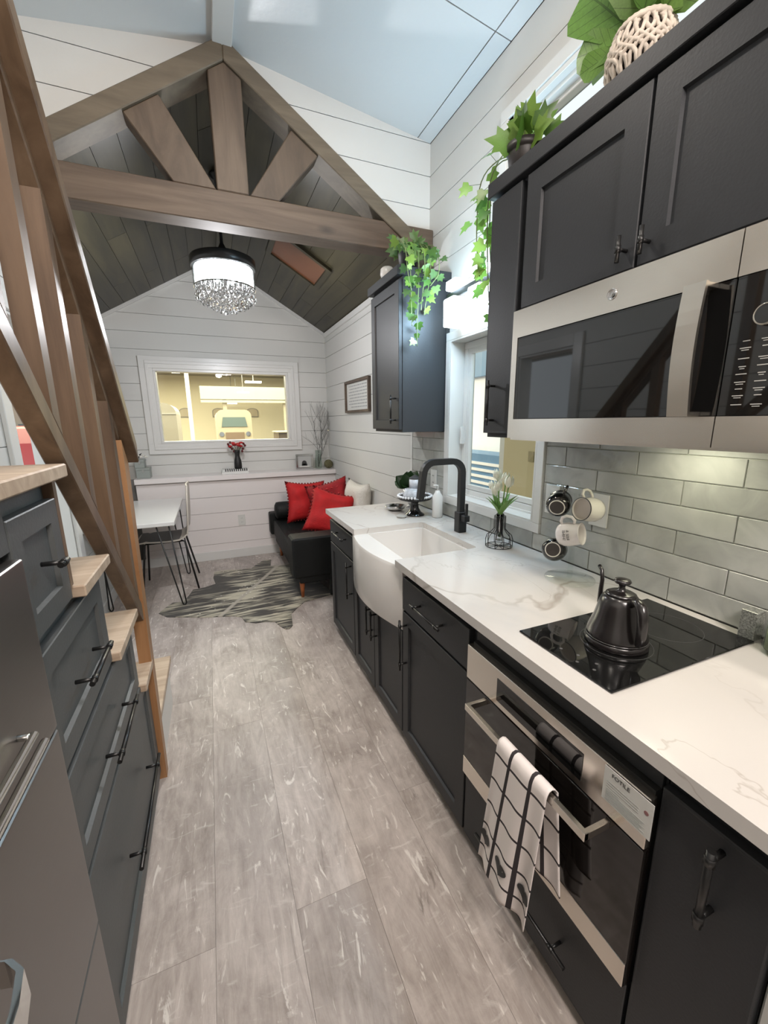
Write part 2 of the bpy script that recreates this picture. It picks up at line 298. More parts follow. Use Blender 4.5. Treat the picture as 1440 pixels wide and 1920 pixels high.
GLASS = glass('clear_glass', (1, 1, 1)); CRYS = glass('crystal', (1, 1, 1), 0, 1.6)
PANE = glass('window_pane', (.93, .95, .93), 0, 1.5, thin=True)
ACRYL = glass('clear_acrylic', (.97, .98, .97), .02, 1.3, thin=True)
FROST = frost()
SMOKE = glass('smoked_glass', (.35, .38, .38), .02, 1.45, thin=True)
VGLASS = glass('vase_glass', (.88, .91, .89), .02, 1.45, thin=True)
LAMP = emis('lamp_glow_white', (.93, .98, 1), 4.5)
BULB = emis('bulb_glow', (.93, .97, 1), 26.0)
CANG = emis('downlight_glow', (1, .93, .85), 12.0)
INK = plain('dark_print', (.03, .03, .03), .7)
INKG = plain('grey_print', (.33, .34, .33), .7)
PAPER = plain('white_paper', (.60, .60, .57), .7)
MUGW = plain('cream_glaze', (.76, .73, .66), .12); MUGB = plain('black_glaze', (.004, .004, .004), .08, spec=.8); MUGIN = plain('mug_base_brown', (.045, .038, .033), .55)
TULIP = plain('white_petal', (.78, .78, .64), .5); TGREEN = plain('tulip_leaf', (.16, .30, .07), .45)
KBLACK = plain('satin_black_kettle', (.010, .008, .008), .24, spec=.7)
SILVER = plain('polished_silver', (.62, .62, .62), .15, 1.0)
BEAD = plain('pearl_bead', (.78, .78, .80), .15)
MOSS = plain('moss_ball', (.12, .11, .055), .95, var=.3, nscale=60, bump=.6, bscale=120)
GREYBOX = plain('grey_green_box', (.28, .31, .29), .5)
TWIG = plain('silver_twig', (.17, .17, .16), .35, .6)
FRAMEW = wood('dark_walnut_frame', (.07, .045, .03), (.14, .10, .07), (6, 6, 6), .5)
HEARTR = plain('rose_red_petal', (.45, .008, .012), .6); ROSED = plain('dark_rosebud', (.10, .004, .006), .6)
VASEB = plain('ribbed_black_vase', (.006, .006, .006), .5)
CREAM = plain('cream_hall_paint', (.80, .72, .50), .8); HALLC = plain('hall_ceiling', (.34, .33, .29), .8); HALLF = plain('hall_floor', (.12, .09, .06), .3)
TAUPE = plain('taupe_trailer', (.27, .25, .20), .5); COACH = plain('cream_coach', (.40, .36, .26), .5); DGL = plain('coach_window', (.12, .16, .15), .15)
REDCAR = plain('red_enamel', (.33, .012, .010), .4); BLUEP = plain('blue_panel', (.10, .22, .38), .5); GREENP = plain('green_panel', (.10, .24, .11), .5)
BEIGE = plain('tan_board', (.40, .34, .20), .7); WHITEP = plain('white_booth', (.85, .85, .85), .5); YELL = plain('yellow_banner', (.80, .68, .18), .7)
GLITTER = plain('silver_glitter', (.35, .36, .33), .3, .5, var=.6, nscale=220)
CANDLE = plain('sage_candle', (.30, .31, .21), .35)
TUFT = plain('sofa_button', (.006, .006, .006), .5)
MARB = plain('grey_marble_print', (.5, .52, .56), .2, var=.25, nscale=40)
TOWEL = towel_mat()

# ------------------------------------------------------------ mesh helpers
class MB:
    def __init__(s): s.v = []; s.f = []; s.uv = None; s.sm = []
    def add(s, vs, fs, smooth=False):
        o = len(s.v); s.v += [Vector(p) for p in vs]; s.f += [tuple(i+o for i in f) for f in fs]; s.sm += [smooth]*len(fs); return s
    def box(s, x0, x1, y0, y1, z0, z1, bev=0.0):
        if x0 > x1: x0, x1 = x1, x0
        if y0 > y1: y0, y1 = y1, y0
        if z0 > z1: z0, z1 = z1, z0
        b = min(bev, (x1-x0)*.45, (y1-y0)*.45, (z1-z0)*.45)
        if b <= 0:
            v = [(x, y, z) for x in (x0, x1) for y in (y0, y1) for z in (z0, z1)]
            return s.add(v, [(0, 1, 3, 2), (4, 6, 7, 5), (0, 4, 5, 1), (2, 3, 7, 6), (0, 2, 6, 4), (1, 5, 7, 3)])
        bm = bmesh.new(); bmesh.ops.create_cube(bm, size=1)
        for v in bm.verts: v.co = Vector(((x0+x1)/2+v.co.x*(x1-x0), (y0+y1)/2+v.co.y*(y1-y0), (z0+z1)/2+v.co.z*(z1-z0)))
        bmesh.ops.bevel(bm, geom=bm.edges[:]+bm.verts[:], offset=b, segments=1 if b < .004 else 3, profile=.7, affect='EDGES')
        vs = [v.co.copy() for v in bm.verts]; bm.verts.index_update(); fs = [tuple(v.index for v in f.verts) for f in bm.faces]; bm.free()
        return s.add(vs, fs)
    def prism(s, pts, axis, a, b):
        """convex/concave outline pts (2D) extruded along axis from a to b"""
        def P(p, t):
            return {'x': (t, p[0], p[1]), 'y': (p[0], t, p[1]), 'z': (p[0], p[1], t)}[axis]
        n = len(pts); v = [P(p, a) for p in pts]+[P(p, b) for p in pts]
        f = [tuple(range(n)), tuple(range(2*n-1, n-1, -1))]+[(i, i+n, (i+1) % n+n, (i+1) % n) for i in range(n)]
        return s.add(v, f)
    def hexa(s, p): # 8 points: bottom quad then top quad
        return s.add(p, [(3, 2, 1, 0), (4, 5, 6, 7), (0, 1, 5, 4), (1, 2, 6, 5), (2, 3, 7, 6), (3, 0, 4, 7)])
    def tube(s, pts, r, n=8, cap=True, smooth=True):
        pts = [Vector(p) for p in pts]; rs = r if isinstance(r, (list, tuple)) else [r]*len(pts)
        T = []
        for i in range(len(pts)):
            d = (pts[min(i+1, len(pts)-1)]-pts[max(i-1, 0)]); T.append(d.normalized() if d.length > 1e-9 else Vector((0, 0, 1)))
        a = Vector((0, 0, 1)) if abs(T[0].z) < .9 else Vector((1, 0, 0)); nrm = T[0].cross(a).normalized()
        vs = []; 
        for i, p in enumerate(pts):
            nrm = (nrm-T[i]*nrm.dot(T[i])).normalized(); bn = T[i].cross(nrm)
            for k in range(n):
                t = 2*PI*k/n; vs.append(p+(nrm*math.cos(t)+bn*math.sin(t))*rs[i])
        fs = []
        for i in range(len(pts)-1):
            for k in range(n): fs.append((i*n+k, i*n+(k+1) % n, (i+1)*n+(k+1) % n, (i+1)*n+k))
        s.add(vs, fs, smooth)
        if cap:
            o = len(s.v)-len(vs); s.f += [tuple(o+k for k in range(n-1, -1, -1)), tuple(o+(len(pts)-1)*n+k for k in range(n))]; s.sm += [False]*2
        return s
    def lathe(s, prof, c=(0, 0, 0), n=24, axis=(0, 0, 1), smooth=True):
        c = Vector(c); q = Vector((0, 0, 1)).rotation_difference(Vector(axis))
        vs = []; fs = []
        for (r, z) in prof:
            for k in range(n):
                t = 2*PI*k/n; vs.append(c+q @ Vector((r*math.cos(t), r*math.sin(t), z)))
        for i in range(len(prof)-1):
            for k in range(n): fs.append((i*n+k, i*n+(k+1) % n, (i+1)*n+(k+1) % n, (i+1)*n+k))
        s.add(vs, fs, smooth)
        o = len(s.v)-len(vs)
        if prof[0] == prof[-1]: return s
        if prof[0][0] > 1e-5: s.f.append(tuple(o+k for k in range(n-1, -1, -1))); s.sm.append(False)
        if prof[-1][0] > 1e-5: s.f.append(tuple(o+(len(prof)-1)*n+k for k in range(n))); s.sm.append(False)
        return s
    def ball(s, c, r, n=10, sz=1.0):
        m = max(4, n//2); return s.lathe([(r*math.sin(PI*i/m), -r*sz*math.cos(PI*i/m)) for i in range(m+1)], c, n)
    def rects(s, rings, to3):
        """nested rectangles (inset, depth) closed at both ends; to3(u,v,d)->point; u,v in given outer rect"""
        vs = []
        for (u0, u1, v0, v1, d) in rings: vs += [to3(u0, v0, d), to3(u1, v0, d), to3(u1, v1, d), to3(u0, v1, d)]
        fs = [(3, 2, 1, 0)]
        for i in range(len(rings)-1):
            for k in range(4): a = i*4; fs.append((a+k, a+(k+1) % 4, a+4+(k+1) % 4, a+4+k))
        a = (len(rings)-1)*4; fs.append((a, a+1, a+2, a+3)); return s.add(vs, fs)
    def xf(s, M):
        s.v = [M @ p for p in s.v]; return s

def wloc(o):
    l = Vector((0, 0, 0))
    while o is not None: l = l+o.location; o = o.parent
    return l
def obj(name, mb, mat, parent=None, world=True, loc=None):
    me = bpy.data.meshes.new(name)
    if parent is None and loc is None:
        xs = [p.x for p in mb.v]; ys = [p.y for p in mb.v]; zs = [p.z for p in mb.v]
        loc = Vector(((min(xs)+max(xs))/2, (min(ys)+max(ys))/2, min(zs)))
    off = Vector((0, 0, 0))
    if world: off = wloc(parent) if parent is not None else Vector(loc)
    me.from_pydata([tuple(p-off) for p in mb.v], [], mb.f)
    if any(mb.sm): me.polygons.foreach_set('use_smooth', [bool(x) for x in mb.sm])
    if mb.uv:
        ul = me.uv_layers.new(name='UVMap')
        for l in me.loops: ul.data[l.index].uv = mb.uv[l.vertex_index]
    bm = bmesh.new(); bm.from_mesh(me); bmesh.ops.recalc_face_normals(bm, faces=bm.faces[:]); bm.to_mesh(me); bm.free()
    me.materials.append(mat); me.update()
    o = bpy.data.objects.new(name, me); COL.objects.link(o)
    if parent is not None: o.parent = parent
    else: o.location = loc
    return o
def tag(o, label=None, cat=None, group=None, kind=None):
    if label: o['label'] = label
    if cat: o['category'] = cat
    if group: o['group'] = group
    if kind: o['kind'] = kind
    return o
def thing(name, label, cat, loc=(0, 0, 0), group=None, rotz=0):
    o = bpy.data.objects.new(name, None); COL.objects.link(o); o.location = loc; o.rotation_euler = (0, 0, rotz)
    o.empty_display_size = .05
    return tag(o, label, cat, group)
def struct(name, mb, mat, parent=None, label=None):
    o = obj(name, mb, mat, parent)
    if parent is None: o['kind'] = 'structure'
    if label: o['label'] = label
    return o
def inst(name, mesh, parent, M):
    o = bpy.data.objects.new(name, mesh); COL.objects.link(o); o.parent = parent; o.matrix_local = M; return o
def B(*a, **k): return MB().box(*a, **k)
def subsurf(o, n=1):
    md = o.modifiers.new('sub', 'SUBSURF'); md.levels = n; md.render_levels = n; return o
def text(name, body, size, M, mat, parent, ext=.0006, align='CENTER'):
    cu_ = bpy.data.curves.new(name, 'FONT'); cu_.body = body; cu_.size = size; cu_.align_x = align; cu_.align_y = 'CENTER'; cu_.extrude = ext; cu_.resolution_u = 2
    t = bpy.data.objects.new('tmp', cu_); COL.objects.link(t)
    me = bpy.data.meshes.new_from_object(t.evaluated_get(bpy.context.evaluated_depsgraph_get())); bpy.data.objects.remove(t)
    me.materials.clear(); me.materials.append(mat); me.name = name
    off = wloc(parent); me.transform(Matrix.Translation(-off) @ M)
    o = bpy.data.objects.new(name, me); COL.objects.link(o); o.parent = parent; return o
def frame_axes(origin, x, y, z):
    return Matrix(((x[0], y[0], z[0], origin[0]), (x[1], y[1], z[1], origin[1]), (x[2], y[2], z[2], origin[2]), (0, 0, 0, 1)))

def clip(poly, a, b, c):
    """keep the part of a 2D polygon with a*x+b*y<=c"""
    out = []
    for i in range(len(poly)):
        p, q = poly[i], poly[(i+1) % len(poly)]; dp = a*p[0]+b*p[1]-c; dq = a*q[0]+b*q[1]-c
        if dp <= 0: out.append(p)
        if (dp < 0 < dq) or (dq < 0 < dp): t = dp/(dp-dq); out.append((p[0]+t*(q[0]-p[0]), p[1]+t*(q[1]-p[1])))
    return out
def parea(p): return abs(sum(p[i][0]*p[(i+1) % len(p)][1]-p[(i+1) % len(p)][0]*p[i][1] for i in range(len(p))))/2
def boards(parent, outline, holes, z0, pitch, axis, a, b, mat, name='board', gap=.0035, amax=10):
    """cut a wall outline (u,z) into horizontal boards on the pitch grid, minus rectangular holes (u0,u1,z0,z1)"""
    zs = [p[1] for p in outline]; k = math.floor((min(zs)-z0)/pitch); n = 0
    while z0+k*pitch < max(zs):
        lo, hi = z0+k*pitch+gap/2, z0+(k+1)*pitch-gap/2; k += 1
        p = clip(clip(outline, 0, -1, -lo), 0, 1, hi)
        if len(p) < 3 or parea(p) < 1e-4: continue
        cells = [p]
        for (u0, u1, h0, h1) in holes:
            nxt = []
            for c in cells:
                if h1 <= lo or h0 >= hi: nxt.append(c); continue
                L = clip(c, 1, 0, u0); Rr = clip(c, -1, 0, -u1); mid = clip(clip(c, -1, 0, -u0), 1, 0, u1) if len(c) > 2 else []
                for q in (L, Rr):
                    if len(q) > 2 and parea(q) > 1e-5: nxt.append(q)
                if len(mid) > 2:
                    for q in (clip(mid, 0, 1, h0), clip(mid, 0, -1, -h1)):
                        if len(q) > 2 and parea(q) > 1e-5: nxt.append(q)
            cells = nxt
        for c in cells:
            obj(name, MB().prism(c, axis, a, b), mat, parent); n += 1
    return n
def holed(outline_rect, holes, axis, a, b):
    """rectangular wall with rectangular holes as boxes"""
    u0, u1, z0, z1 = outline_rect; mb = MB()
    us = sorted({u0, u1}|{h[0] for h in holes}|{h[1] for h in holes})
    for i in range(len(us)-1):
        s0, s1 = us[i], us[i+1]; segs = [(z0, z1)]
        for h in holes:
            if h[0] <= s0+1e-6 and h[1] >= s1-1e-6:
                ns = []
                for (p, q) in segs:
                    if h[2] > p: ns.append((p, min(q, h[2])))
                    if h[3] < q: ns.append((max(p, h[3]), q))
                segs = [t for t in ns if t[1]-t[0] > 1e-6]
        for (p, q) in segs:
            if axis == 'x': mb.box(a, b, s0, s1, p, q)
            else: mb.box(s0, s1, a, b, p, q)
    return mb

# ================================================================= THE SETTING
WX, LX, FY, RX = 1.317, -.89, 4.92, .21          # right wall, left wall, far wall, ridge
APEX, SL = 3.095, .577                            # living-room ceiling
def lz(x): return APEX-SL*abs(x-RX)
def kz(x): return 3.17-.14*abs(x-RX)
# floor
fl = struct('floor', B(LX-.12, WX+.12, -2.4, FY+.12, -.12, -.006), FLSEAM)
x = RX-.10-.23*5
cols = 0
while x < WX:
    x0, x1 = max(x, LX), min(x+.23, WX)
    off = (1.0 if cols % 2 else .45)-1.2*3
    if cols % 3 == 1: off += .25
    y = off
    while y < FY:
        y0, y1 = max(y, -2.4), min(y+1.2, FY)
        if x1-x0 > .01 and y1-y0 > .02: obj('plank', B(x0+.0004, x1-.0004, y0+.0004, y1-.0004, -.006, 0), FLOOR, fl)
        y += 1.2
    x += .23; cols += 1
# right wall
TR = (.0, 1.70, 2.50, 2.72); KW = (1.396, 2.125, 1.017, 1.906)
wr = struct('wall_right', holed((-2.4, FY, 0, 3.3), [TR, KW], 'x', WX+.012, WX+.15), GAP)
boards(wr, [(-2.4, 0), (2.43, 0), (2.43, kz(WX)), (-2.4, kz(WX))], [TR, KW, (-2.3, 2.62, .0, 1.41)], 1.20, .165, 'x', WX, WX+.013, WHITE)
boards(wr, [(2.43, 0), (FY, 0), (FY, lz(WX)+.01), (2.43, lz(WX)+.01)], [(2.43, 2.62, 0, 1.41)], 1.20, .165, 'x', WX, WX+.013, WHITE)
# far wall
FW = (-.48, .868, 1.258, 2.012)
wf = struct('wall_far', holed((LX, WX, 0, 3.2), [FW], 'y', FY+.012, FY+.12), GAP)
boards(wf, [(LX, .9), (WX, .9), (WX, lz(WX)+.02), (RX, APEX+.02), (LX, lz(LX)+.02)], [FW], 1.20, .165, 'y', FY, FY+.013, WHITE)
# left wall with the entry door opening
DW = (2.57, 3.20, 0, 2.03)
wl = struct('wall_left', holed((-2.4, FY, 0, 3.3), [DW], 'x', LX-.12, LX-.012), GAP)
boards(wl, [(-2.4, 0), (2.43, 0), (2.43, kz(LX)), (-2.4, kz(LX))], [DW], 1.20, .165, 'x', LX-.013, LX, WHITE)
boards(wl, [(2.43, 0), (FY, 0), (FY, lz(LX)+.01), (2.43, lz(LX)+.01)], [DW], 1.20, .165, 'x', LX-.013, LX, WHITE)
struct('wall_back', B(LX-.12, WX+.12, -2.52, -2.4, 0, 3.3), WHITE)
struct('wall_return', B(.715, WX+.012, -.10, .200, 0, .858, bev=.003), WHITE, label='white half-height wall end past the last base cabinet')
# gable wall above the truss
GY = 2.43
gw = struct('wall_gable', MB().prism([(LX, lz(LX)+.06), (RX, APEX+.06), (WX, lz(WX)+.06), (WX, kz(WX)+.05), (RX, 3.25), (LX, kz(LX)+.05)], 'y', GY+.01, GY+.06), GAP)
boards(gw, [(RX, APEX), (WX, lz(WX)), (WX, kz(WX)), (RX, 3.17)], [], 1.20, .165, 'y', GY-.004, GY+.012, WHITE)
boards(gw, [(LX, lz(LX)), (RX, APEX), (RX, 3.17), (LX, kz(LX))], [], 1.20, .165, 'y', GY-.004, GY+.012, WHITE)
# kitchen ceiling: two shallow slopes of sheet panels
kc = struct('ceiling_kitchen', MB().prism([(LX-.12, kz(LX)+.03), (RX, 3.20), (WX+.12, kz(WX)+.03), (WX+.12, 3.4), (LX-.12, 3.4)], 'y', -2.45, GY+.01), GAP)
def ceil_panel(x0, x1, y0, y1, f, t, mat, parent, g=.0025, name='panel'):
    x0 += g; x1 -= g; y0 += g; y1 -= g
    obj(name, MB().hexa([(x0, y0, f(x0)), (x1, y0, f(x1)), (x1, y1, f(x1)), (x0, y1, f(x0)), (x0, y0, f(x0)+t), (x1, y0, f(x1)+t), (x1, y1, f(x1)+t), (x0, y1, f(x0)+t)]), mat, parent)
ys = [-2.4, -.71, .51, 1.73, GY]
for i in range(4):
    for (a, b) in ((LX, -.81), (-.81, RX), (RX, 1.235), (1.235, WX)):
        if b in (-.81, WX) and a != RX and i > 0 and b != WX: pass
        ceil_panel(a, b, ys[i], ys[i+1], kz, .032, CEIL, kc)
struct('trim_ridge', B(.168, .252, -2.4, GY-.004, 3.135, 3.20, bev=.004), TRIM)
# living ceiling: dark stained planks along the room
lc = struct('ceiling_living', MB().prism([(LX-.12, lz(LX-.12)+.012), (RX, APEX+.012), (WX+.12, lz(WX+.12)+.012), (WX+.12, lz(WX+.12)+.1), (RX, APEX+.1), (LX-.12, lz(LX-.12)+.1)], 'y', GY+.062, FY+.12), DARKSEAM)
for s in (-1, 1):
    half = (RX-LX) if s < 0 else (WX-RX); n = 9
    for i in range(n):
        a = RX+s*half*i/n; b = RX+s*half*(i+1)/n
        jo = GY+.04+((i*0.83) % 1.7)+.35
        for (y0, y1) in ((GY+.0, jo), (jo, FY)):
            ceil_panel(min(a, b), max(a, b), y0, y1, lz, .013, DARKPLY, lc, g=.0012, name='plank')
# baseboards, corner and crown trims
struct('baseboard_far', B(LX, WX, 4.655, 4.668, 0, .095, bev=.004), TRIM)
struct('baseboard_left', B(LX, LX+.014, 3.30, 4.655, 0, .095, bev=.004), TRIM)
def slope_trim(name, xa, xb, y0, y1, h, mat):
    return struct(name, MB().hexa([(xa, y0, lz(xa)-h), (xb, y0, lz(xb)-h), (xb, y1, lz(xb)-h), (xa, y1, lz(xa)-h), (xa, y0, lz(xa)), (xb, y0, lz(xb)), (xb, y1, lz(xb)), (xa, y1, lz(xa))]), mat)
slope_trim('trim_gable_right', RX, WX, FY-.022, FY-.0005, .032, TRIM); slope_trim('trim_gable_left', LX, RX, FY-.022, FY-.0005, .032, TRIM)
struct('trim_eave_right', B(WX-.02, WX-.0005, 2.56, FY-.022, lz(WX)-.05, lz(WX)-.002, bev=.003), TRIM)
struct('trim_corner', B(WX-.014, WX-.0005, 2.612, 2.640, .893, 1.41, bev=.002), TRIM)
# low ledge wall under the big window
LEDGEW = plain('ledge_white_lit', (.80, .755, .74), .3)  # gloss white made paler and pinker for the light falling on the ledge
lw = struct('wall_ledge', B(-.73, WX, 4.683, 4.90, 0, .875), GAP)
boards(lw, [(-.73, .02), (WX, .02), (WX, .876), (-.73, .876)], [], .175, .1725, 'y', 4.67, 4.684, LEDGEW)
struct('trim_ledge_cap', B(-.735, WX-.001, 4.630, 4.9195, .876, .926, bev=.004), LEDGEW, label='white ledge running below the big window')
# ceiling hatch (dark framed recess) on the right slope
h = thing('ceiling_hatch', 'dark brown framed hatch in the stained ceiling by the chandelier', 'hatch', (.80, 3.68, lz(.80)))
for nm, (x0, x1, y0, y1), t, mt in (('hatch_panel', (.60, .97, 3.47, 3.89), .010, plain('hatch_brown', (.13, .045, .018), .35)),):
    f = lambda q: lz(q)-t
    obj(nm, MB().hexa([(x0, y0, f(x0)), (x1, y0, f(x1)), (x1, y1, f(x1)), (x0, y1, f(x0)), (x0, y0, lz(x0)), (x1, y0, lz(x1)), (x1, y1, lz(x1)), (x0, y1, lz(x0))]), mt, h)
for (x0, x1, y0, y1) in ((.57, 1.0, 3.44, 3.475), (.57, 1.0, 3.885, 3.92), (.57, .605, 3.475, 3.885), (.965, 1.0, 3.475, 3.885)):
    f = lambda q: lz(q)-.024
    obj('hatch_frame', MB().hexa([(x0, y0, f(x0)), (x1, y0, f(x1)), (x1, y1, f(x1)), (x0, y1, f(x0)), (x0, y0, lz(x0)), (x1, y0, lz(x1)), (x1, y1, lz(x1)), (x0, y1, lz(x0))]), DARKPLY, h)

# windows
def casing_x(p, y0, y1, z0, z1, w, x0, x1, mat=TRIM):    # casing on a wall facing -X
    for a in ((y0-w, y1+w, z1, z1+w), (y0-w, y1+w, z0-w, z0), (y0-w, y0, z0, z1), (y1, y1+w, z0, z1)):
        obj('casing', B(x0, x1, *a, bev=.002), mat, p)
# kitchen window
w2 = struct('window_2', B(1.375, 1.40, 1.396, 2.125, 1.017, 1.035, bev=.001), TRIM, label='white framed window over the sink')
casing_x(w2, 1.396, 2.125, 1.017, 1.906, .044, WX-.022, WX-.0005)
for a in ((1.396, 2.125, 1.897, 1.906), (1.396, 2.125, 1.017, 1.026), (1.396, 1.405, 1.026, 1.897), (2.116, 2.125, 1.026, 1.897)):
    obj('jamb', B(WX-.021, 1.45, *a), TRIM, w2)
for (o0, x0, x1) in ((0, 1.385, 1.43), (.035, 1.395, 1.42)):
    a0, a1, c0, c1 = 1.407+o0, 2.114-o0, 1.028+o0*1.1, 1.895-o0
    wd = .036 if not o0 else .028
    for a in ((a0, a1, c1-wd, c1), (a0, a1, c0, c0+wd), (a0, a0+wd, c0+wd, c1-wd), (a1-wd, a1, c0+wd, c1-wd)):
        obj('sash', B(x0-o0*.2, x1-o0*.2, *a, bev=.002), TRIM, w2)
obj('pane', B(1.402, 1.406, 1.468, 2.053, 1.092, 1.834), PANE, w2)
obj('window_latch', B(1.36, 1.386, 2.085, 2.10, 1.33, 1.43, bev=.004), TRIM, w2)
# transom window above the cupboards
w3 = struct('window_3', B(1.40, 1.42, .0, 1.70, 2.50, 2.51), TRIM, label='long narrow transom window above the wall cupboards')
casing_x(w3, .0, 1.70, 2.50, 2.72, .05, WX-.022, WX-.0005)
for i, (d, zz) in enumerate(((0, .0), (.02, .028), (.04, .052))):
    for a in ((.0+d, 1.70-d, 2.72-.02-d*.9, 2.72-d*.9), (.0+d, 1.70-d, 2.50+zz, 2.50+zz+.024), (.0+d, .03+d, 2.50+zz, 2.72-d), (1.67-d, 1.70-d, 2.50+zz, 2.72-d)):
        obj('sash', B(WX-.015+i*.03, WX+.02+i*.03, *a, bev=.002), TRIM, w3)
obj('pane', B(1.388, 1.392, .05, 1.65, 2.575, 2.68), PANE, w3)
# far picture window
w1 = struct('window_1', B(-.48, .868, FY+.075, FY+.10, 1.258, 1.262), TRIM, label='wide white framed window in the far wall')
for a in ((-.60, .988, 2.012, 2.128), (-.60, .988, 1.150, 1.258), (-.60, -.48, 1.258, 2.012), (.868, .988, 1.258, 2.012)):
    obj('casing', B(a[0], a[1], FY-.026, FY-.0005, a[2], a[3], bev=.004), TRIM, w1)
for a in ((-.545, .933, 2.055, 2.085), (-.545, .933, 1.195, 1.225), (-.545, -.515, 1.225, 2.055), (.903, .933, 1.225, 2.055)):
    obj('casing_bead', B(a[0], a[1], FY-.036, FY-.024, a[2], a[3], bev=.004), TRIM, w1)
for a in ((-.48, .868, 1.985, 2.012), (-.48, .868, 1.258, 1.280), (-.48, -.455, 1.280, 1.985), (.843, .868, 1.280, 1.985)):
    obj('sash', B(a[0], a[1], FY-.02, FY+.10, a[2], a[3], bev=.003), TRIM, w1)
obj('pane', B(-.457, .845, FY+.03, FY+.034, 1.279, 1.987), PANE, w1)
# entry door opening trim
d1 = struct('door_1', B(LX-.12, LX+.0, 2.57, 3.20, 0, .02), TRIM, label='open entry doorway in the left wall behind the stairs')
for a in ((2.48, 2.57, 0, 2.12), (3.20, 3.29, 0, 2.12), (2.57, 3.20, 2.03, 2.12)):
    obj('casing', B(LX+.0005, LX+.022, *a, bev=.003), TRIM, d1)
for a in ((2.57, 2.585, .02, 2.03), (3.185, 3.20, .02, 2.03), (2.585, 3.185, 2.015, 2.03)):
    obj('jamb', B(LX-.13, LX+.0, *a), TRIM, d1)

# ================================================================= TRUSS
def rk(x): return 3.172-.665*abs(x-RX)
tr = thing('roof_truss', 'rough brown timber truss spanning the room below the white gable', 'beam', (RX, 2.43, 2.41))
T0, T1 = 2.375, 2.475
def bevbeam(nm, mb, mt):
    o = obj(nm, mb, mt, tr); md = o.modifiers.new('b', 'BEVEL'); md.width = .004; md.segments = 1; return o
bevbeam('tie_beam', B(LX+.002, WX-.002, T0, 2.49, 2.416, 2.556), BEAM)
for s in (-1, 1):
    xe = LX+.002 if s < 0 else WX-.002
    bevbeam('rafter', MB().prism([(RX, rk(RX)), (xe, rk(xe)), (xe, rk(xe)-.092), (RX, rk(RX)-.092)], 'y', T0-.012, 2.50), RAKE)
bevbeam('king_post', MB().prism([(.138, 2.5565), (.284, 2.5565), (.284, rk(.284)-.0925), (RX, rk(RX)-.0925), (.138, rk(.138)-.0925)], 'y', T0, T1), BEAMV)
for s in (-1, 1):
    a0, a1 = (.135, -.050) if s < 0 else (.288, .430)          # foot on the tie beam
    b0, b1 = (-.075, -.225) if s < 0 else (.508, .640)         # head under the rafter
    p = [(a0, 2.556), (b0, rk(b0)-.092), (b1, rk(b1)-.092), (a1, 2.556)]
    bevbeam('diagonal_web', MB().prism(p, 'y', T0+.004, T1), wood('web_timber', (.058, .038, .024), (.110, .077, .051), (9, 9, 3), .6, rot=(0, .75*s, 0), bump=.3))

# ================================================================= BACKSPLASH
bs = tag(obj('backsplash', holed((.203, 2.612, .892, 1.400), [(1.352, 2.167, .97, 1.40)], 'x', WX-.005, WX-.0003), GROUT), 'glossy grey tile backsplash with pale grout behind the worktop', 'backsplash')
row = 0; z = .8935
while z < 1.39:
    z1 = min(z+.0775, 1.400); base = (.785 if row % 2 == 0 else .6325)-.305*3
    y = base
    while y < 2.612:
        y0, y1 = max(y, .203), min(y+.305, 2.612); cells = [(y0, y1, z, z1)]
        if z1 > .972:
            cells = []
            if y0 < 1.350: cells.append((y0, min(y1, 1.350), z, z1))
            if y1 > 2.169: cells.append((max(y0, 2.169), y1, z, z1))
        for c in cells:
            if c[1]-c[0] > .012 and c[3]-c[2] > .01:
                obj('tile', B(WX-.011+R.uniform(-.0006, .0006), WX-.004, c[0]+.0016, c[1]-.0016, c[2]+.0016, c[3]-.0016, bev=.0012), TILE, bs)
        y += .305
    z += .0775; row += 1

# ================================================================= CABINETS
def shaker(s, u0, u1, z0, z1, xf, th, dr, w=.052, dep=.009):
    """panel in the plane X=xf facing dr (-1/+1); u is Y"""
    b = xf-dr*th
    to3 = lambda u, v, d: (xf-dr*d, u, v)
    rings = [(u0, u1, z0, z1, th), (u0, u1, z0, z1, .002), (u0+.002, u1-.002, z0+.002, z1-.002, 0), (u0+w, u1-w, z0+w, z1-w, 0), (u0+w+.003, u1-w-.003, z0+w+.003, z1-w-.003, dep)]
    return s.rects(rings, to3)
def slab(s, u0, u1, z0, z1, xf, th, dr):
    return shaker(s, u0, u1, z0, z1, xf, th, dr, w=.004, dep=.0004)
def bar(xf, dr, p0, p1, out=.033, r=.0052, name='handle'):
    """T-bar pull on plane X=xf: p0,p1=(y,z) of bar ends"""
    mb = MB(); X = xf+dr*out; a = Vector((X, p0[0], p0[1])); b = Vector((X, p1[0], p1[1])); d = (b-a)
    mb.tube([a, b], r, 10)
    for t in ((.12, .88) if d.length > .09 else (.5,)):
        q = a+d*t; mb.tube([q, (xf, q.y, q.z)], r*.85, 8); mb.tube([q-d.normalized()*.008, q+d.normalized()*.008], r*1.3, 10)
    return mb
def cabinet(name, label, y0, y1, z0, z1, xb0, xb1, mat, loc=None, group='base cabinets along the right wall'):
    t = thing(name, label, 'cabinet', (((xb0+xb1)/2), (y0+y1)/2, z0 if loc is None else loc), group)
    return t
DX = .70
def base_unit(label, y0, y1, cav=None):
    t = cabinet('base_cabinet', label, y0, y1, 0, .858, .72, 1.30, CAB)
    top = .858 if cav is None else cav
    obj('body', B(.722, 1.303, y0+.0008, y1-.0008, .05, top, bev=.001), CAB, t)
    obj('plinth', B(.79, 1.30, y0+.001, y1-.001, 0, .05), CABIN, t)
    return t
g = .002
tA = base_unit('charcoal base cabinet with one drawer beside the black sofa', 2.170, 2.660)
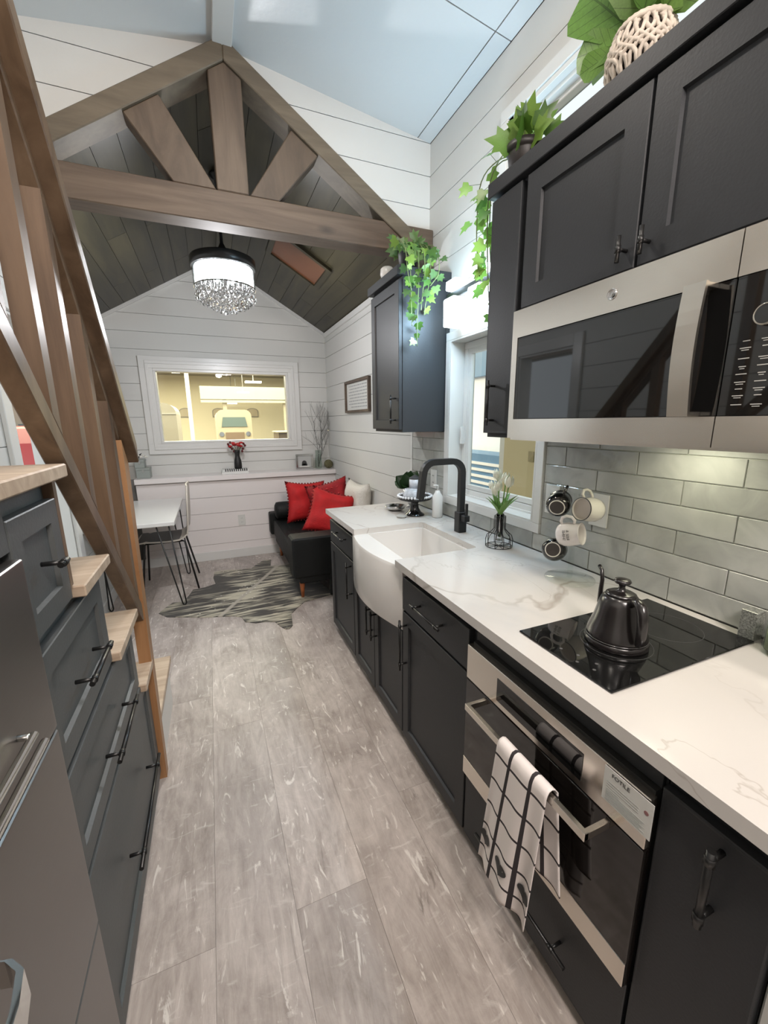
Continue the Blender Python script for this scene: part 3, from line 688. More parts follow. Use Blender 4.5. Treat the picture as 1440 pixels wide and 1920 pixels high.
def add_door(t, y0, y1, z0, z1, hp=None, xf=DX, dr=-1, mat=CAB, name='door', th=.02, w=.052, hout=.033):
    o = obj(name, shaker(MB(), y0+g, y1-g, z0, z1, xf, th, dr, w=w), mat, t)
    if hp: obj('handle', bar(xf, dr, *hp, out=hout), BLACK, o)
    return o
def add_drawer(t, y0, y1, z0, z1, hp, xf=DX, dr=-1, mat=CAB, shak=False, th=.02, hout=.033, w=.052):
    o = obj('drawer', (shaker(MB(), y0+g, y1-g, z0, z1, xf, th, dr, w=w) if shak else slab(MB(), y0+g, y1-g, z0, z1, xf, th, dr)), mat, t)
    if hp: obj('handle', bar(xf, dr, *hp, out=hout), BLACK, o)
    return o
add_drawer(tA, 2.172, 2.658, .672, .818, ((2.27, .768), (2.50, .768)))
add_door(tA, 2.172, 2.658, .055, .662, ((2.205, .425), (2.205, .655)))
obj('foot', B(.735, .775, 2.60, 2.655, .0, .05, bev=.003), CABIN, tA)
tS = base_unit('charcoal two-door cabinet below the white sink', 1.4915, 2.168, cav=.565)
add_door(tS, 1.840, 2.166, .05, .562, ((1.872, .36), (1.872, .52)))
add_door(tS, 1.4925, 1.838, .05, .562, ((1.806, .36), (1.806, .52)))
tB = base_unit('charcoal base cabinet with one drawer between sink and oven', .988, 1.489)
add_drawer(tB, .990, 1.4885, .672, .818, ((1.13, .754), (1.352, .754)))
add_door(tB, .990, 1.4885, .045, .662, ((1.450, .405), (1.450, .640)))
tO = thing('base_cabinet', 'charcoal cabinet housing the wall oven, long drawer at the floor', 'cabinet', (1.0, .68, 0), 'base cabinets along the right wall')
obj('body', B(.722, 1.303, .3815, .9865, .05, .300, bev=.001), CAB, tO); obj('plinth', B(.79, 1.30, .382, .986, 0, .05), CABIN, tO)
obj('side_panel', B(.722, 1.303, .968, .9865, .300, .858), CAB, tO); obj('side_panel', B(.722, 1.303, .3815, .386, .300, .858), CAB, tO)
obj('top_rail', B(.712, .74, .386, .968, .795, .858, bev=.001), CAB, tO)
add_drawer(tO, .384, .984, .045, .300, ((.508, .172), (.870, .172)))
tR = base_unit('plain charcoal end cabinet nearest the camera, right of the oven', .202, .380)
o = obj('door', slab(MB(), .204, .378, .045, .812, DX, .02, -1), CAB, tR); obj('handle', bar(DX, -1, (.278, .645), (.278, .800), r=.0065), BLACK, o)

# worktop with the sink cut-out
wt = thing('worktop', 'white quartz worktop with fine grey veins on the right-hand cabinets', 'worktop', (1.0, 1.4, .859))
mb = MB(); x0, x1, z0, z1 = .675, WX-.0115, .859, .890
pts = [(x0, -.09), (x1, -.09), (x1, 2.665), (x0, 2.665), (x0, 2.060)]
arc = [(1.072, 2.060), (1.089, 2.053), (1.096, 2.036)]
arc2 = [(1.096, 1.536), (1.089, 1.519), (1.072, 1.512)]
outl = pts+arc+arc2+[(x0, 1.512)]
bmq = bmesh.new(); vs = [bmq.verts.new((p[0], p[1], z1)) for p in outl]; fq = bmq.faces.new(vs)
r_ = bmesh.ops.extrude_face_region(bmq, geom=[fq]); bmesh.ops.translate(bmq, verts=[v for v in r_['geom'] if isinstance(v, bmesh.types.BMVert)], vec=(0, 0, z0-z1))
bmesh.ops.triangulate(bmq, faces=[f for f in bmq.faces if len(f.verts) > 4])
bmq.verts.index_update(); mb.add([v.co.copy() for v in bmq.verts], [tuple(v.index for v in f.verts) for f in bmq.faces]); bmq.free()
obj('slab', mb, QUARTZ, wt)

# farmhouse sink: bowed apron, hollow basin
sk = thing('farmhouse_sink', 'white ceramic farmhouse sink with bowed apron front', 'sink', (.9, 1.83, .566))
def bow(t): return .700-.062*math.sin(PI*t)**.9
ny = 17; Y0, Y1 = 1.4915, 2.1655; mb = MB(); P = []
prof = [(.005, .566), (0.0, .574), (0.0, .846), (.006, .857), (.016, .859)]
for i in range(ny):
    t = i/(ny-1); y = Y0+(Y1-Y0)*t
    P.append([(bow(t)+a, y, zz) for a, zz in prof]+[(.735, y, .859), (.735, y, .566)])
vs = [p for r_ in P for p in r_]; k = len(P[0])
fs = [(i*k+j, i*k+(j+1) % k, (i+1)*k+(j+1) % k, (i+1)*k+j) for i in range(ny-1) for j in range(k)]
fs += [tuple(range(k)), tuple((ny-1)*k+j for j in range(k-1, -1, -1))]
mb.add(vs, fs, True); ap = obj('apron', mb, CERAM, sk)
md = ap.modifiers.new('w', 'EDGE_SPLIT'); md.split_angle = math.radians(50)
mb = MB()
a0, a1, b0, b1 = .735, 1.11, 1.4915, 2.1655; i0, i1, j0, j1 = .752, 1.088, 1.528, 2.046
to3 = lambda u, v, d: (u, v, .8585-d)
mb.rects([(a0, a1, b0, b1, .24), (a0, a1, b0, b1, 0), (i0, i1, j0, j1, 0), (i0+.012, i1-.012, j0+.012, j1-.012, .20)], to3)
obj('basin', mb, CERAM, sk); obj('drain', MB().lathe([(.0, .6592), (.035, .6592), (.04, .6605), (.042, .6592)], (.93, 1.79, 0), 20), STEEL, sk)

# faucet
fa = thing('faucet', 'matte black square-profile kitchen tap with side lever', 'tap', (1.176, 1.785, .890))
def sqtube(pts, w, rr=None):
    """square-section sweep in the plane through pts"""
    mb = MB(); pts = [Vector(p) for p in pts]; side = Vector((0, 1, 0)); vs = []
    for i, p in enumerate(pts):
        T = (pts[min(i+1, len(pts)-1)]-pts[max(i-1, 0)]).normalized(); n_ = T.cross(side).normalized()
        for a, b in ((-1, -1), (1, -1), (1, 1), (-1, 1)): vs.append(p+side*(a*w/2)+n_*(b*w/2))
    fs = [(i*4+k, i*4+(k+1) % 4, (i+1)*4+(k+1) % 4, (i+1)*4+k) for i in range(len(pts)-1) for k in range(4)]
    fs += [(3, 2, 1, 0), tuple((len(pts)-1)*4+k for k in range(4))]; return mb.add(vs, fs)
X, Yf = 1.176, 1.785
pth = [(X, Yf, 1.0), (X, Yf, 1.205)]+[(X-.06+.06*math.cos(a), Yf, 1.205+.06*math.sin(a)) for a in [PI/2*i/6 for i in range(1, 7)]]
pth += [(X-.165, Yf, 1.265)]+[(X-.165-.06*math.sin(a), Yf, 1.205+.06*math.cos(a)) for a in [PI/2*i/6 for i in range(1, 6)]]
pth += [(X-.229, Yf, 1.18), (X-.240, Yf, 1.085)]
obj('spout', sqtube(pth, .030), BLACKM, fa)
obj('tap_body', B(X-.024, X+.024, Yf-.024, Yf+.024, .8903, 1.0, bev=.003), BLACKM, fa)
lv = obj('lever', B(X-.016, X+.016, Yf-.062, Yf-.024, .955, .987, bev=.002).box(X-.006, X+.006, Yf-.060, Yf-.046, .98, 1.05, bev=.002), BLACKM, fa)

# ================================================================= OVEN
ov = thing('wall_oven', 'stainless steel and black glass built-in oven under the worktop', 'oven', (.99, .675, .302))
OX, oy0, oy1 = .680, .3885, .9655
obj('oven_body', B(.70, 1.25, oy0, oy1, .302, .792), CABIN, ov)
pn = obj('control_panel', B(OX, .70, oy0-.006, oy1+.004, .672, .786, bev=.0015), STEEL, ov)
obj('display', B(OX-.0012, OX+.004, .528, .822, .690, .760, bev=.0008), BGLASS, pn)
dr_ = obj('oven_door', B(OX, .70, oy0-.006, oy1+.004, .315, .668, bev=.0015), OGLASS, ov)
obj('door_trim', B(OX-.0016, OX+.004, oy0-.006, oy1+.004, .317, .380, bev=.001), STEEL, dr_)
hm = MB(); HX = .615; hy0, hy1 = .452, .872; hz = .655
hm.box(HX-.006, HX+.006, hy0, hy1, hz-.010, hz+.010, bev=.0012); hm.box(HX-.005, OX, hy0, hy0+.011, hz-.009, hz+.009, bev=.001); hm.box(HX-.005, OX, hy1-.011, hy1, hz-.009, hz+.009, bev=.001)
obj('handle', hm, STEEL, dr_)
st = tag(obj('paper_label', B(OX-.0026, OX-.0014, .374, .476, .704, .7825), PAPER), 'white printed paper label stuck on the right end of the oven panel', 'label')
Mx = lambda y, zz, X_: frame_axes((X_, y, zz), (0, -1, 0), (0, 0, 1), (-1, 0, 0))
text('brand_print', 'FOTILE', .0125, Mx(.440, .770, OX-.0028), INK, st, .0003)
pm = MB()
for i in range(4):
    pm.box(OX-.0031, OX-.0026, .400 if i != 3 else .44, .468, .7525-.0058*i-.0012, .7525-.0058*i, )
for i in range(7):
    pm.box(OX-.0031, OX-.0026, .386+.004*(i % 3), .468, .731-.0034*i-.0010, .731-.0034*i)
obj('fine_print', pm, INKG, st)
obj('round_mark', MB().lathe([(.0045, 0), (.0045, .0005)], (OX-.0026, .386, .755), 14, axis=(-1, 0, 0)), plain('mark_red', (.25, .12, .12), .7), st)

# cooktop
ck = thing('cooktop', 'black glass two-zone cooktop let into the worktop', 'cooktop', (1.0, .665, .8902))
obj('glass_plate', B(.741, 1.262, .526, .817, .8903, .8955, bev=.0018), BGLASS, ck)
mk = MB()
for (cx, cy) in ((.775, .60), (.765, .64), (.79, .66), (.775, .70), (.80, .615)):
    mk.lathe([(.004, 0), (.004, .0002)], (cx, cy, .89552), 12)
obj('touch_marks', mk, plain('faint_print', (.09, .09, .09), .4), ck)
mk = MB()
for cx in (.93, 1.13):
    mk.lathe([(.084, 0), (.0855, 0), (.0855, .0002), (.084, .0002), (.084, 0)], (cx, .668, .89552), 40)
obj('zone_rings', mk, plain('zone_ring', (.05, .05, .05), .4), ck)

# ================================================================= WALL CUPBOARDS AND MICROWAVE
UX = .98
un = thing('wall_cupboard', 'dark wall cupboards above the microwave, two-door, with plants on top', 'cabinet', (1.15, .8, 1.806), 'dark wall cupboards')
obj('body', B(1.001, 1.3165, .203, 1.1825, 1.806, 2.214, bev=.001), CAB, un)
for (y0, y1) in ((.775, 1.176), (.372, .771)):
    hy = .800 if y0 == .775 else .742
    add_door(un, y0, y1, 1.822, 2.204, ((hy, 1.836), (hy, 1.895)), xf=UX, w=.062, hout=.030)
add_door(un, .205, .368, 1.822, 2.204, None, xf=UX, w=.05)
ut = thing('wall_cupboard', 'tall narrow dark wall cupboard between window and microwave', 'cabinet', (1.15, 1.28, 1.402), 'dark wall cupboards')
obj('body', B(1.001, 1.3165, 1.1835, 1.3515, 1.402, 2.214, bev=.001), CAB, ut)
o = obj('door', slab(MB(), 1.200, 1.3505, 1.418, 2.204, UX, .02, -1), CAB, ut)
obj('handle', bar(UX, -1, (1.292, 1.446), (1.292, 1.607), out=.030), BLACK, o)
tag(obj('cupboard_cornice', B(.968, 1.3165, .203, 1.3640, 2.2145, 2.262, bev=.002), CAB), 'flat dark cornice board along the top of the near wall cupboards', 'trim')
uf = thing('wall_cupboard', 'blue-grey single-door wall cupboard left of the window with ivy on top', 'cabinet', (1.16, 2.38, 1.402), 'dark wall cupboards')
obj('body', B(1.0215, 1.3165, 2.1735, 2.592, 1.402, 2.222, bev=.0015), CAB, uf)
obj('scribe_strip', B(1.292, 1.3165, 2.168, 2.1735, 1.402, 2.222), CAB, uf)
add_door(uf, 2.176, 2.592, 1.418, 2.205, ((2.222, 1.452), (2.222, 1.612)), xf=1.0, w=.055, hout=.032)
obj('cornice', B(.985, 1.3165, 2.160, 2.610, 2.2225, 2.268, bev=.002), CAB, uf)

mw = thing('microwave', 'stainless steel over-range microwave with black glass door', 'microwave', (1.1, .73, 1.405))
MX = .902; my0, my1 = .352, 1.110
obj('case', B(.925, 1.3055, my0, my1, 1.4085, 1.800, bev=.002), SLATE, mw)
obj('vent_grille', MB().box(.93, 1.28, my0+.02, my1-.02, 1.4035, 1.4085).box(.915, .93, my0, my1, 1.402, 1.409), STEEL, mw)
def ring_panel(y0, y1, z0, z1, w, hx):
    """plate with a rectangular aperture, facing -X"""
    yy0, yy1, zz0, zz1 = hx
    mb = MB()
    for a in ((y0, y1, zz1, z1), (y0, y1, z0, zz0), (y0, yy0, zz0, zz1), (yy1, y1, zz0, zz1)):
        if a[1]-a[0] > 1e-4 and a[3]-a[2] > 1e-4: mb.box(MX, .925, *a)
    return mb
dn = obj('microwave_door', ring_panel(.5035, my1, 1.4085, 1.7915, .05, (.5035, 1.086, 1.468, 1.7125)), STEEL, mw)
obj('door_glass', B(MX+.0015, .9245, .504, 1.0855, 1.4685, 1.712, bev=.0015), BGLASS, dn)
hb = MB()
HXm = .862
nseg = 10
for i in range(nseg):
    za = 1.4685+(1.7115-1.4685)*i/nseg; zb = 1.4685+(1.7115-1.4685)*(i+1)/nseg
    fa_ = lambda q: HXm-.010*math.sin(PI*(q-1.4685)/.243)
    hb.hexa([(fa_(za), .530, za), (fa_(za), .5705, za), (fa_(za)+.007, .5705, za), (fa_(za)+.007, .530, za), (fa_(zb), .530, zb), (fa_(zb), .5705, zb), (fa_(zb)+.007, .5705, zb), (fa_(zb)+.007, .530, zb)])
hb.box(HXm, MX+.002, .532, .569, 1.4685, 1.478, bev=.001).box(HXm, MX+.002, .532, .569, 1.702, 1.7115, bev=.001)
obj('handle', hb, STEEL, dn)
em = obj('emblem', MB().lathe([(.0125, 0), (.0125, .002), (.0112, .0026), (.0105, .0018), (0, .0018)], (MX, .762, 1.7515), 28, axis=(-1, 0, 0)), SILVER, dn)
sw = MB()
for k in range(4):
    a = k*PI/2+.4; sw.tube([(MX-.0022, .762+math.cos(a+q*.5)*(.008-.0012*q), 1.7515+math.sin(a+q*.5)*(.008-.0012*q)) for q in range(6)], .0004, 5)
obj('emblem_scroll', sw, INKG, em)
obj('upper_fascia', B(MX, .925, my0, .5015, 1.7125, 1.7915), STEEL, mw); obj('lower_fascia', B(MX, .925, my0, .5015, 1.4085, 1.468), STEEL, mw)
cp = obj('key_panel', B(MX+.0008, .925, my0, .5015, 1.4685, 1.712, bev=.001), BGLASS, mw)
obj('dial', MB().lathe([(.0185, 0), (.0185, .012), (.0165, .0145), (.0155, .0135), (0, .0135)], (MX, .4445, 1.638), 30, axis=(-1, 0, 0)), plain('dial_steel', (.6, .57, .5), .2, 1.0), cp)
obj('dial_face', MB().lathe([(.0150, .0137), (.0150, .0141)], (MX, .4445, 1.638), 30, axis=(-1, 0, 0)), BGLASS, cp)
kp = MB()
for r_, zz in enumerate((1.600, 1.588, 1.570, 1.556, 1.543, 1.529, 1.517, 1.505, 1.489)):
    for c_, yy in enumerate((.472, .441, .410, .38)):
        L = .017 if (r_*7+c_*5) % 3 else .011
        kp.box(MX-.0002, MX+.001, yy-L/2, yy+L/2, zz-.0010, zz+.0006)
        if (r_+c_) % 2: kp.box(MX-.0002, MX+.001, yy-L/3, yy+L/3, zz-.0045, zz-.0032)
obj('key_print', kp, plain('pale_print', (.5, .5, .47), .6), cp)
area('microwave_task_lamp', (1.16, .72, 1.399), (0, 0, 0), .22, 1.05, (1.0, .96, .72))
ml_ = obj('task_light', MB().lathe([(.03, 0), (.03, .004)], (1.19, .70, 1.3995), 20), emis('task_glow', (1, .95, .75), 6), mw)

# ================================================================= LEFT: STORAGE STAIR + FRIDGE
stz = thing('storage_staircase', 'slate-grey storage staircase of stepped drawers with pale oak treads', 'staircase', (-.6, 1.25, 0))
SX = -.320
steps = [(.829, 1.070, 1.352), (1.070, 1.285, 1.072), (1.285, 1.555, .788), (1.555, 1.700, .505)]
pl = [(.829, .0), (1.700, .0), (1.700, .505), (1.555, .505), (1.555, .788), (1.285, .788), (1.285, 1.072), (1.070, 1.072), (1.070, 1.352), (.829, 1.352)]
obj('carcass', MB().prism(pl, 'x', -.887, SX-.0205), STAIRCAB, stz)
def sdrawer(y0, y1, z0, z1, hp, w=.05):
    o = obj('drawer', shaker(MB(), y0, y1, z0, z1, SX, .02, 1, w=w), STAIRCAB, stz)
    if hp: obj('handle', bar(SX, 1, *hp, out=.036, r=.0058), BLACK, o)
sdrawer(.832, 1.068, 1.083, 1.312, ((.915, 1.205), (.955, 1.205)), w=.045)
sdrawer(.832, 1.283, .800, 1.052, ((.965, .918), (1.155, .918)))
sdrawer(.832, 1.553, .548, .782, ((1.055, .640), (1.335, .640)))
sdrawer(.832, 1.698, .045, .530, ((1.08, .270), (1.515, .270)), w=.058)
obj('corner_post', B(-.887, SX-.001, 1.0715, 1.090, 1.108, 1.352), RAIL, stz)
trs = [(.10, 1.108, 1.3525), (1.0905, 1.345, 1.0725), (1.292, 1.605, .7885), (1.562, 1.745, .5055)]
for (y0, y1, zz) in trs:
    obj('tread', B(-.887, -.300, y0, y1, zz, zz+.029, bev=.003), TREAD, stz)
obj('bottom_riser', B(-.885, -.318, 1.752, 2.225, 0, .232), TRIM, stz)
obj('tread', B(-.887, -.3025, 1.753, 2.250, .2325, .262, bev=.003), TREAD, stz)

rl = thing('stair_railing', 'brown timber stair railing with sloping handrail and upright balusters', 'railing', (-.33, 1.3, 0))
RXf = -.305
ct, stn = 1.22, 1.12
# sloping members: plane K = z + slope*y
def rake(nm, xa, xb, K0, K1, sl, ya, yb, mt, vert_end=True):
    mb = MB()
    p = [(ya, K0-sl*ya), (yb, K0-sl*yb), (yb, K1-sl*yb), (ya, K1-sl*ya)]
    o = obj(nm, mb.prism(p, 'x', xa, xb), mt, rl); md = o.modifiers.new('b', 'BEVEL'); md.width = .003; md.segments = 1; return o
RAKEM = wood('rake_rail_timber', (.075, .046, .026), (.165, .110, .068), (14, 14, 1.6), .34, rot=(.72, 0, 0), ovar=.1)
rake('handrail', -.405, -.268, 3.585, 3.660, ct, .15, 1.86, RAKEM)
rake('subrail', -.345, RXf, 3.550, 3.600, ct, .15, 1.755, RAKEM)
rake('stringer', -.345, RXf, 2.643, 2.715, stn, .15, 1.722, RAKEM)
for i in range(6):
    y0 = 1.647-.1835*i; y1 = y0+.042
    lo = 2.715-stn*y1+.0005; hi0 = 3.550-ct*y0; hi1 = 3.550-ct*y1
    p = [(y0, 2.7155-stn*y0), (y1, 2.7155-stn*y1), (y1, hi1-.0005), (y0, hi0-.0005)]
    obj('baluster', MB().prism(p, 'x', -.345, RXf), RAIL, rl)
# newel leans out very slightly, as in the photo
nb = MB(); b0, b1, t0, t1 = 1.6985, 1.744, 1.757, 1.832
nb.hexa([(-.345, b0+.004, 0), (-.302, b0+.004, 0), (-.302, b1+.004, 0), (-.345, b1+.004, 0), (-.345, t0, 3.552-ct*t0), (-.300, t0, 3.552-ct*t0), (-.300, t1, 3.552-ct*t1), (-.345, t1, 3.552-ct*t1)])
obj('newel_post', nb, RAILP, rl)

obj('upper_panel', B(-.887, SX-.001, .10, .828, 1.262, 1.352), STAIRCAB, stz)
fr = thing('refrigerator', 'dark slate steel refrigerator with bright chrome handles beside the stairs', 'refrigerator', (-.59, .46, 0))
obj('case', B(-.885, -.345, .10, .8255, .012, 1.245, bev=.003), SLATE, fr); obj('plinth', B(-.86, -.36, .12, .81, 0, .012), BLACK, fr)
for (z0, z1) in ((.03, .46), (.465, .925), (.930, 1.250)):
    o = obj('fridge_door', B(-.345, -.305, .10, .8255, z0, z1, bev=.006), SLATE, fr)
    if z0 > .9:
        obj('handle', MB().tube([(-.285, .12, 1.012), (-.285, .690, 1.012)], .006, 10).tube([(-.278, .12, .990), (-.278, .700, .990)], .006, 10).tube([(-.285, .685, 1.012), (-.306, .69, 1.012)], .005, 8), CHROME, o)
    elif z0 > .4:
        pts = [(-.305, .530, .80), (-.285, .525, .80), (-.268, .508, .80), (-.260, .47, .80), (-.258, .40, .80), (-.258, .12, .80)]
        hm = MB()
        for q in range(len(pts)-1):
            a, b = pts[q], pts[q+1]
            hm.hexa([(a[0], a[1], a[2]-.022), (b[0], b[1], b[2]-.022), (b[0]-.008, b[1], b[2]-.022), (a[0]-.008, a[1], a[2]-.022), (a[0], a[1], a[2]+.022), (b[0], b[1], b[2]+.022), (b[0]-.008, b[1], b[2]+.022), (a[0]-.008, a[1], a[2]+.022)])
        obj('handle', hm, CHROME, o)

# ================================================================= LAMPS
for (x, y), lab in zip(CANS, ('round recessed downlight in the kitchen ceiling nearest the timber truss', 'round recessed downlight in the kitchen ceiling above the oven', 'round recessed downlight in the kitchen ceiling farthest behind the fridge')):
    t = thing('downlight', lab, 'lamp', (x, y, kz(x)-.012), 'recessed kitchen downlights')
    obj('rim', MB().lathe([(.062, .008), (.078, .008), (.082, .0), (.066, -.002), (.062, .008)], (x, y, kz(x)-.010), 28), TRIM, t)
    obj('diffuser', MB().lathe([(.061, .002), (.061, .006)], (x, y, kz(x)-.010), 28), CANG, t)

# vanity style light over the kitchen window: dark bar with glowing cube shades
vl = thing('wall_light', 'dark bar wall light with glowing white cube shades over the kitchen window', 'lamp', (1.25, 1.80, 1.95))
obj('backplate', B(1.295, 1.3165, 1.60, 1.90, 2.06, 2.16, bev=.003), BLACK, vl)
obj('bar', B(1.225, 1.255, 1.43, 2.06, 2.082, 2.118, bev=.003).box(1.25, 1.30, 1.70, 1.80, 2.09, 2.11), BLACK, vl)
for yy in (1.975, 1.755, 1.535):
    s_ = obj('shade', B(1.185, 1.285, yy-.048, yy+.048, 1.945, 2.080, bev=.012), LAMP, vl)
    l = bpy.data.lights.new('shade_lamp', 'POINT'); l.energy = 10; l.color = (.52, .78, 1.0); l.shadow_soft_size = .05
    lo = bpy.data.objects.new('shade_lamp', l); lo.location = (1.160, yy, 2.03); COL.objects.link(lo)
    l = bpy.data.lights.new('upper_shade_lamp', 'POINT'); l.energy = .7; l.color = (.62, .85, 1.0); l.shadow_soft_size = .04
    lo = bpy.data.objects.new('upper_shade_lamp', l); lo.location = (1.225, yy, 2.21); COL.objects.link(lo)
    obj('upper_shade', B(1.195, 1.275, yy-.045, yy+.045, 2.120, 2.165, bev=.010), LAMP, vl)

# chandelier
CX, CY = .19, 3.30
ch = thing('chandelier', 'crystal chandelier with dark drum band hanging under the stained ceiling', 'chandelier', (CX, CY, 2.22))
obj('rod', MB().lathe([(.045, lz(CX)-.004), (.045, lz(CX)-.03), (.012, lz(CX)-.05), (.010, 2.70), (.012, 2.66), (.03, 2.625), (.055, 2.60), (0.0, 2.60)], (CX, CY, 0), 20), BLACK, ch)
obj('drum_band', MB().lathe([(.0, 2.597), (.10, 2.595), (.185, 2.570), (.208, 2.560), (.212, 2.555), (.212, 2.500), (.206, 2.498), (.203, 2.552), (.0, 2.585)], (CX, CY, 0), 40), plain('dark_drum', (.02, .02, .02), .3), ch)
rodm = MB().lathe([(.0045, 0), (.0045, .125)], (0, 0, 0), 6); tmp = obj('glass_rod', rodm, ACRYL, ch, world=False)
me = tmp.data; bpy.data.objects.remove(tmp)
for k in range(56):
    a = 2*PI*k/56
    inst('glass_rod', me, ch, Matrix.Translation((math.cos(a)*.200, math.sin(a)*.200, 2.378-2.22)))
obj('inner_drum', MB().lathe([(.188, 2.385), (.190, 2.385), (.190, 2.50), (.188, 2.50), (.188, 2.385)], (CX, CY, 0), 40), FROST, ch)
obj('lower_ring', MB().lathe([(.203, 2.372), (.203, 2.378), (.197, 2.378), (.197, 2.372), (.203, 2.372)], (CX, CY, 0), 40), CHROME, ch)
tmp = obj('crystal', MB().lathe([(0, -.022), (.008, -.012), (.010, 0), (.006, .010), (0, .016)], (0, 0, 0), 6, smooth=False), CRYS, ch, world=False); me = tmp.data; bpy.data.objects.remove(tmp)
tmp = obj('crystal', MB().ball((0, 0, 0), .0075, 6), CRYS, ch, world=False); me2 = tmp.data; bpy.data.objects.remove(tmp)
for ring, (rr, n_, zb) in enumerate(((.192, 26, 2.325), (.165, 22, 2.300), (.13, 18, 2.280), (.09, 12, 2.260), (.045, 7, 2.245), (0, 1, 2.235))):
    for k in range(n_):
        a = 2*PI*(k+.5*(ring % 2))/n_
        x, y = rr*math.cos(a), rr*math.sin(a)
        inst('crystal', me, ch, Matrix.Translation((x, y, zb-2.22+R.uniform(-.006, .006))) @ Matrix.Scale(1.25, 4))
        for j in range(2): inst('crystal', me2, ch, Matrix.Translation((x, y, zb-2.22+.032+.020*j)))
sm = MB()
for ring, (rr, n_) in enumerate(((.192, 26), (.165, 22), (.13, 18), (.09, 12), (.045, 7))):
    for k in range(n_):
        a = 2*PI*(k+.5*(ring % 2))/n_; sm.tube([(CX+rr*math.cos(a), CY+rr*math.sin(a), 2.555), (CX+rr*math.cos(a), CY+rr*math.sin(a), 2.28+.012*ring)], .0012, 4)
tag(obj('bead_strings', sm, SILVER, ch), kind='stuff')
for k in range(6):
    a = 2*PI*k/6; bx_, by_ = CX+.10*math.cos(a), CY+.10*math.sin(a)
    obj('bulb', MB().ball((bx_, by_, 2.46), .021, 10, 1.5), BULB, ch)
    l = bpy.data.lights.new('bulb_lamp', 'POINT'); l.energy = 2.2; l.color = (.93, .97, 1); l.shadow_soft_size = .02
    lo = bpy.data.objects.new('bulb_lamp', l); lo.location = (CX+.14*math.cos(a), CY+.14*math.sin(a), 2.44); COL.objects.link(lo)
for dz in (2.46,):
    l = bpy.data.lights.new('chandelier_lamp', 'POINT'); l.energy = 36; l.color = (.97, .97, 1.0); l.shadow_soft_size = .04
    lo = bpy.data.objects.new('chandelier_lamp', l); lo.location = (CX, CY, 2.14); COL.objects.link(lo)

# ================================================================= LIVING CORNER
tb = thing('dining_table', 'white-topped table on black hairpin legs against the left wall', 'table', (-.6, 3.88, 0))
obj('tabletop', B(-.888, -.308, 3.335, 4.43, .722, .752, bev=.003), TABLEW, tb)
def hairpin(x, y, sx, sy):
    mb = MB(); fx, fy = x, y
    A = Vector((x-sx*.115, y-sy*.15, .7215)); Bq = Vector((x-sx*.03, y-sy*.155, .7215))
    lo = Vector((x, y, .006)); u = Vector((.014, 0, 0))
    pts = [A]+[lo-u+Vector((0, 0, .02)), lo-u*.6+Vector((0, 0, .006)), lo, lo+u*.6+Vector((0, 0, .006)), lo+u+Vector((0, 0, .02))]+[Bq]
    return mb.tube(pts, .0055, 8)
for (x, y, sx, sy) in ((-.322, 3.527, 1, 1), (-.322, 4.30, 1, -1)):
    obj('leg', hairpin(x, y, sx, sy), BLACK, tb)
obj('leg', hairpin(-.855, 3.63, -.35, 1), BLACK, tb); obj('leg', hairpin(-.855, 4.30, -.35, -1), BLACK, tb)

cc = thing('dining_chair', 'pale shell chair with dark seat pad and black legs beside the white table', 'chair', (-.45, 4.1, 0))
def shell():
    mb = MB(); nu, nv = 9, 14; P = []
    prof = [(-.68, .440), (-.66, .452), (-.60, .456), (-.50, .452), (-.40, .450), (-.335, .455), (-.295, .475), (-.272, .515), (-.262, .58), (-.255, .68), (-.248, .78), (-.243, .87), (-.240, .925), (-.239, .935)]
    for off in (0, -.011):
        for j, (x, zz) in enumerate(prof):
            a = prof[max(j-1, 0)]; b = prof[min(j+1, len(prof)-1)]; d = Vector((b[0]-a[0], 0, b[1]-a[1])).normalized(); n_ = Vector((d.z, 0, -d.x))
            hw = .20 if 2 < j < 11 else (.185 if j in (1, 2, 11) else .155)
            for i in range(nu):
                t = -1+2*i/(nu-1); y = 4.085+hw*t; c_ = .012*(t*t)
                p = Vector((x, y, zz))-n_*c_*-1 if j > 6 else Vector((x, y, zz+c_*.4)); P.append(p+n_*off)
    n_ = len(prof); fs = []
    for s_ in (0, 1):
        o_ = s_*n_*nu
        for j in range(n_-1):
            for i in range(nu-1): fs.append((o_+j*nu+i, o_+j*nu+i+1, o_+(j+1)*nu+i+1, o_+(j+1)*nu+i))
    for j in range(n_-1):
        for i in (0, nu-1): fs.append((j*nu+i, (j+1)*nu+i, n_*nu+(j+1)*nu+i, n_*nu+j*nu+i))
    for j in (0, n_-1):
        for i in range(nu-1): fs.append((j*nu+i, j*nu+i+1, n_*nu+j*nu+i+1, n_*nu+j*nu+i))
    return mb.add(P, fs, True)
sh = obj('shell', shell(), PLY, cc); md = sh.modifiers.new('e', 'EDGE_SPLIT'); md.split_angle = math.radians(50)
obj('seat_pad', B(-.665, -.325, 3.905, 4.265, .457, .470, bev=.006), DKPAD, cc)
for (hx, hy, fx, fy) in ((-.33, 3.98, -.222, 3.875), (-.33, 4.19, -.228, 4.295), (-.60, 3.98, -.665, 3.89), (-.60, 4.19, -.665, 4.28)):
    obj('leg', MB().tube([(hx, hy+(.06 if hy > 4.05 else -.06)*0, .436), (hx+(.03 if fx > -.4 else -.02), hy, .425), (fx, fy, .0)], .0085, 10), BLACK, cc)
obj('seat_frame', MB().tube([(-.60, 3.98, .432), (-.33, 3.98, .432), (-.33, 4.19, .432), (-.60, 4.19, .432), (-.60, 3.98, .432)], .0075, 8), BLACK, cc)

